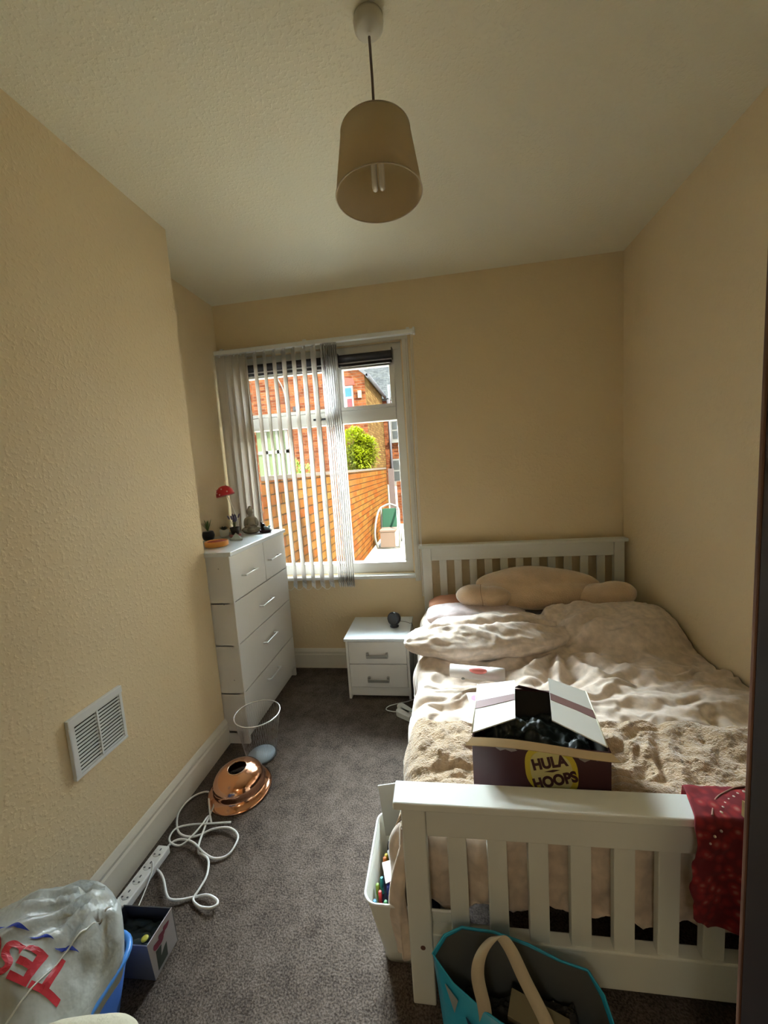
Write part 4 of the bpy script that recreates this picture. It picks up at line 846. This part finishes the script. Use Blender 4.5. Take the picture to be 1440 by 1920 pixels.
# neighbouring house: front face at y=11, side face at x=-1.92
nb=thing('brick_house',(-4,14.5,GZ),'orange brick house with a small white window beyond the garden wall','house')
HYf,HXr=13.05,-2.25
q=B(); q.slab([(-11,HYf,GZ),(HXr,HYf,GZ),(HXr,HYf,4.75),(-2.75,HYf,5.15),(-3.6,HYf,5.7),(-11,HYf,5.9)],(0,4.1,0)); o=q.build('walls',[m_br,m_bry],nb)
for p_ in o.data.polygons:
    if abs(p_.normal.x)>.9: p_.material_index=1
q=B(); q.slab([(HXr+.12,HYf-.1,4.62),(HXr+.12,HYf-.1,4.74),(-2.75,HYf-.1,5.25),(-3.6,HYf-.1,5.82),(-11,HYf-.1,6.02),(-11,HYf-.1,5.9),(-3.6,HYf-.1,5.7),(-2.75,HYf-.1,5.13)],(0,4.3,0)); q.build('roof_verge',mat('roof_edge_grey',(.06,.06,.065),.7),nb)
B().lathe([(.07,0),(.07,4.2)],c=(HXr+.13,HYf-.1,4.66),n=12,M=Matrix.Rotation(-math.pi/2,4,'X')).build('gutter',mat('gutter_grey',(.05,.05,.06),.5),nb)
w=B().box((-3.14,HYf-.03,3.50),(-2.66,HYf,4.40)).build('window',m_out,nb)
B().box((-3.09,HYf-.035,4.06),(-2.71,HYf-.031,4.33)).build('pane',mat('painted_sky_reflection',(.03,.09,.25),.8,spec=.1),w)  # sky reflection painted in as a matte blue colour
q=B(); q.box((-3.09,HYf-.035,3.52),(-2.93,HYf-.031,3.98)); q.box((-2.87,HYf-.035,3.52),(-2.71,HYf-.031,3.98)); q.build('curtained_pane',mat('red_curtain',(.09,.012,.016),.6),w)
q=B(); q.slab([(-3.22,HYf-.02,4.42),(-2.58,HYf-.02,4.42),(-2.62,HYf-.02,4.62),(-2.90,HYf-.02,4.68),(-3.18,HYf-.02,4.62)],(0,.01,0)); q.build('brick_arch',mat('red_brick_arch',(.16,.030,.018),.9),nb)
B().box((-2.50,HYf-.06,3.98),(-2.38,HYf,4.22)).build('vent_cowl',mat('cowl_cream',(.15,.13,.09),.6),nb)
q=B(); q.tube(spline([(-6.0,HYf-.03,5.35),(-5.6,HYf-.03,5.3),(-5.3,HYf-.03,5.0),(-5.05,HYf-.03,4.5),(-5.0,HYf-.03,4.0)],5),.02,6); q.build('wall_cable',m_out,nb)
B().box((-4.75,HYf-.08,3.75),(-4.60,HYf,3.88)).build('wall_lantern',m_black,nb)
# far terrace with slate roof
m_slate=brick('slate_tiles',(.045,.047,.045),(.033,.035,.036),(.017,.017,.019),'x',1.3)
ft=thing('terraced_house',(1,18.5,GZ),'red brick terrace with a grey slate roof at the far end of the yard','house')
B().box((-4.5,18,GZ),(6,21,4.75)).build('walls',m_br,ft)
q=B(); q.slab([(-6.5,17.75,4.7),(6,17.75,4.7),(6,23.5,10.6),(-6.5,23.5,10.6)],(0,.1,-.1)); q.build('roof',m_slate,ft)
for x0,x1,z0,z1 in ((-2.05,-1.2,2.85,3.75),(-2.15,-1.3,.95,2.0)):
    w=B().box((x0,17.95,z0),(x1,18,z1)).build('window',m_out,ft); 
    q=B(); xm=(x0+x1)/2; zm=(z0+z1)/2
    for a,b_ in ((x0+.07,xm-.04),(xm+.04,x1-.07)):
        q.box((a,17.94,z0+.07),(b_,17.949,zm-.04)); q.box((a,17.94,zm+.04),(b_,17.949,z1-.07))
    q.build('pane',mat('dim_glass',(.04,.045,.045),.3),w); B().box((x0-.1,17.86,z0-.12),(x1+.1,18,z0)).build('window_sill',m_out,ft)
B().box((-4.5,17.9,GZ),(6,17.98,.85)).build('plinth',m_conc,ft)
q=B(); q.tube([(-1.98,16.9,GZ),(-1.98,16.9,4.5)],.06,8); q.tube([(-1.98,16.9,3.6),(-1.93,16.9,3.9),(-1.90,16.9,5.1)],.045,8); tag(q.build('drainpipe',mat('pipe_grey',(.035,.032,.038),.5)),'dark grey drainpipe standing behind the end of the garden wall','drainpipe')
tag(B().box((-1.64,12.8,GZ),(-1.46,12.95,1.60)).build('gate_post',mat('mauve_post',(.06,.04,.036),.7)),'brown gate post at the far end of the garden wall','post')
lw=B(); lw.box((-1.42,13.2,GZ),(3,13.4,1.15)); tag(lw.build('boundary_wall',m_br),'low red brick boundary wall across the end of the yard','wall')
# lean-to glazing and red pipe on the left
lt=thing('lean_to',(-3.9,9.0,GZ),'white-framed glazed lean-to beyond the garden wall, seen between blind vanes','lean-to')
q=B(); x0,x1,z0,z1=-4.35,-3.50,GZ,2.78
for x in (x0,x0+.28,x0+.56,x1-.06): q.box((x,9.0,z0),(x+.06,9.06,z1))
for z in (z1-.10,2.15,1.2): q.box((x0,9.0,z),(x1,9.06,z+.08))
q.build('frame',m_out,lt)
B().box((x0,9.03,z0),(x1,9.04,z1)).build('glazing',mat('pale_green_pane',(.09,.115,.06),.8,spec=.1),lt)
B().slab([(x0-.1,8.9,2.78),(x1+.1,8.9,2.78),(x1+.1,11,3.3),(x0-.1,11,3.3)],(0,0,.06)).build('roof',m_out,lt)
tag(B().box((-4.60,8.9,GZ),(-4.47,9.0,4.15)).build('painted_post',mat('dark_red_paint',(.24,.03,.04),.5)),'dark red painted post beside the white-framed lean-to','post')
# shrubs behind the wall
def shrub(name,c_,rx,ry,rz,nl,lab,m_):
    t=thing(name,(c_[0],c_[1],GZ),lab,'shrub','shrubs behind the garden wall'); q=B(); rnd=random.Random(nl)
    lobes=[(rnd.uniform(-.6,.6)*rx,rnd.uniform(-.6,.6)*ry,rnd.uniform(-.5,.45)*rz,rnd.uniform(.35,.6)) for _ in range(11)]+[(-.1*rx,0,.62*rz,.38)]
    for i in range(nl):
        lx,ly,lz,lr=rnd.choice(lobes); d=Vector((rnd.gauss(0,1),rnd.gauss(0,1),rnd.gauss(0,1)+.3)).normalized(); rr=lr*rnd.uniform(.75,1.08)
        p_=Vector(c_)+Vector((lx+d.x*rx*rr,ly+d.y*ry*rr,lz+d.z*rz*rr)); dd_=(d+Vector((rnd.uniform(-.7,.7),rnd.uniform(-.7,.7),rnd.uniform(0,.9)))).normalized()
        leafblade(q,p_,dd_,rnd.uniform(.09,.15),rnd.uniform(.04,.055),.3,seg=2)
    q.build('foliage',m_,t)
    q=B(); 
    for a in (0,2,4): q.tube([(c_[0],c_[1],GZ),(c_[0]+.05*math.cos(a),c_[1]+.05*math.sin(a),c_[2]-.3),(c_[0]+.35*rx*math.cos(a),c_[1]+.35*ry*math.sin(a),c_[2]+.2)],.02,6)
    q.build('stem',mat('bark',(.10,.07,.045),.9),t)
m_leaf=mat('yellow_green_leaf',(.19,.225,.004),.5,transl=.4,var=.35,vscale=4)
shrub('bush',(-2.38,11.9,2.12),.72,.5,.78,8200,'bright yellow-green bush rising behind the garden wall in the right pane',m_leaf)
shrub('bush',(-3.65,9.9,1.35),.38,.4,.6,1500,'smaller green bush behind the wall, glimpsed between the blind vanes',mat('mid_green_leaf',(.18,.26,.04),.5,transl=.3))
# garden chair
gc=thing('garden_chair',(-1.28,9.45,GZ),'white garden chair with a green back cushion standing in the sunny yard','chair')
q=B()
for sx in (-.26,.26):
    q.tube(spline([(-1.28+sx,9.2,GZ+.03),(-1.28+sx*1.15,9.1,GZ+.30),(-1.28+sx*1.1,9.2,GZ+.60),(-1.28+sx,9.55,GZ+.85),(-1.28+sx*.8,9.75,GZ+.95)],6),.026,8)
    q.tube([(-1.28+sx,9.2,GZ+.03),(-1.28+sx,9.85,GZ+.03)],.026,8); q.tube([(-1.28+sx,9.85,GZ+.03),(-1.28+sx*.8,9.75,GZ+.95)],.024,8)
q.tube([(-1.54,9.2,GZ+.03),(-1.02,9.2,GZ+.03)],.026,8); q.tube(spline([(-1.28-.21,9.75,GZ+.95),(-1.28,9.78,GZ+1.02),(-1.28+.21,9.75,GZ+.95)],6),.026,8)
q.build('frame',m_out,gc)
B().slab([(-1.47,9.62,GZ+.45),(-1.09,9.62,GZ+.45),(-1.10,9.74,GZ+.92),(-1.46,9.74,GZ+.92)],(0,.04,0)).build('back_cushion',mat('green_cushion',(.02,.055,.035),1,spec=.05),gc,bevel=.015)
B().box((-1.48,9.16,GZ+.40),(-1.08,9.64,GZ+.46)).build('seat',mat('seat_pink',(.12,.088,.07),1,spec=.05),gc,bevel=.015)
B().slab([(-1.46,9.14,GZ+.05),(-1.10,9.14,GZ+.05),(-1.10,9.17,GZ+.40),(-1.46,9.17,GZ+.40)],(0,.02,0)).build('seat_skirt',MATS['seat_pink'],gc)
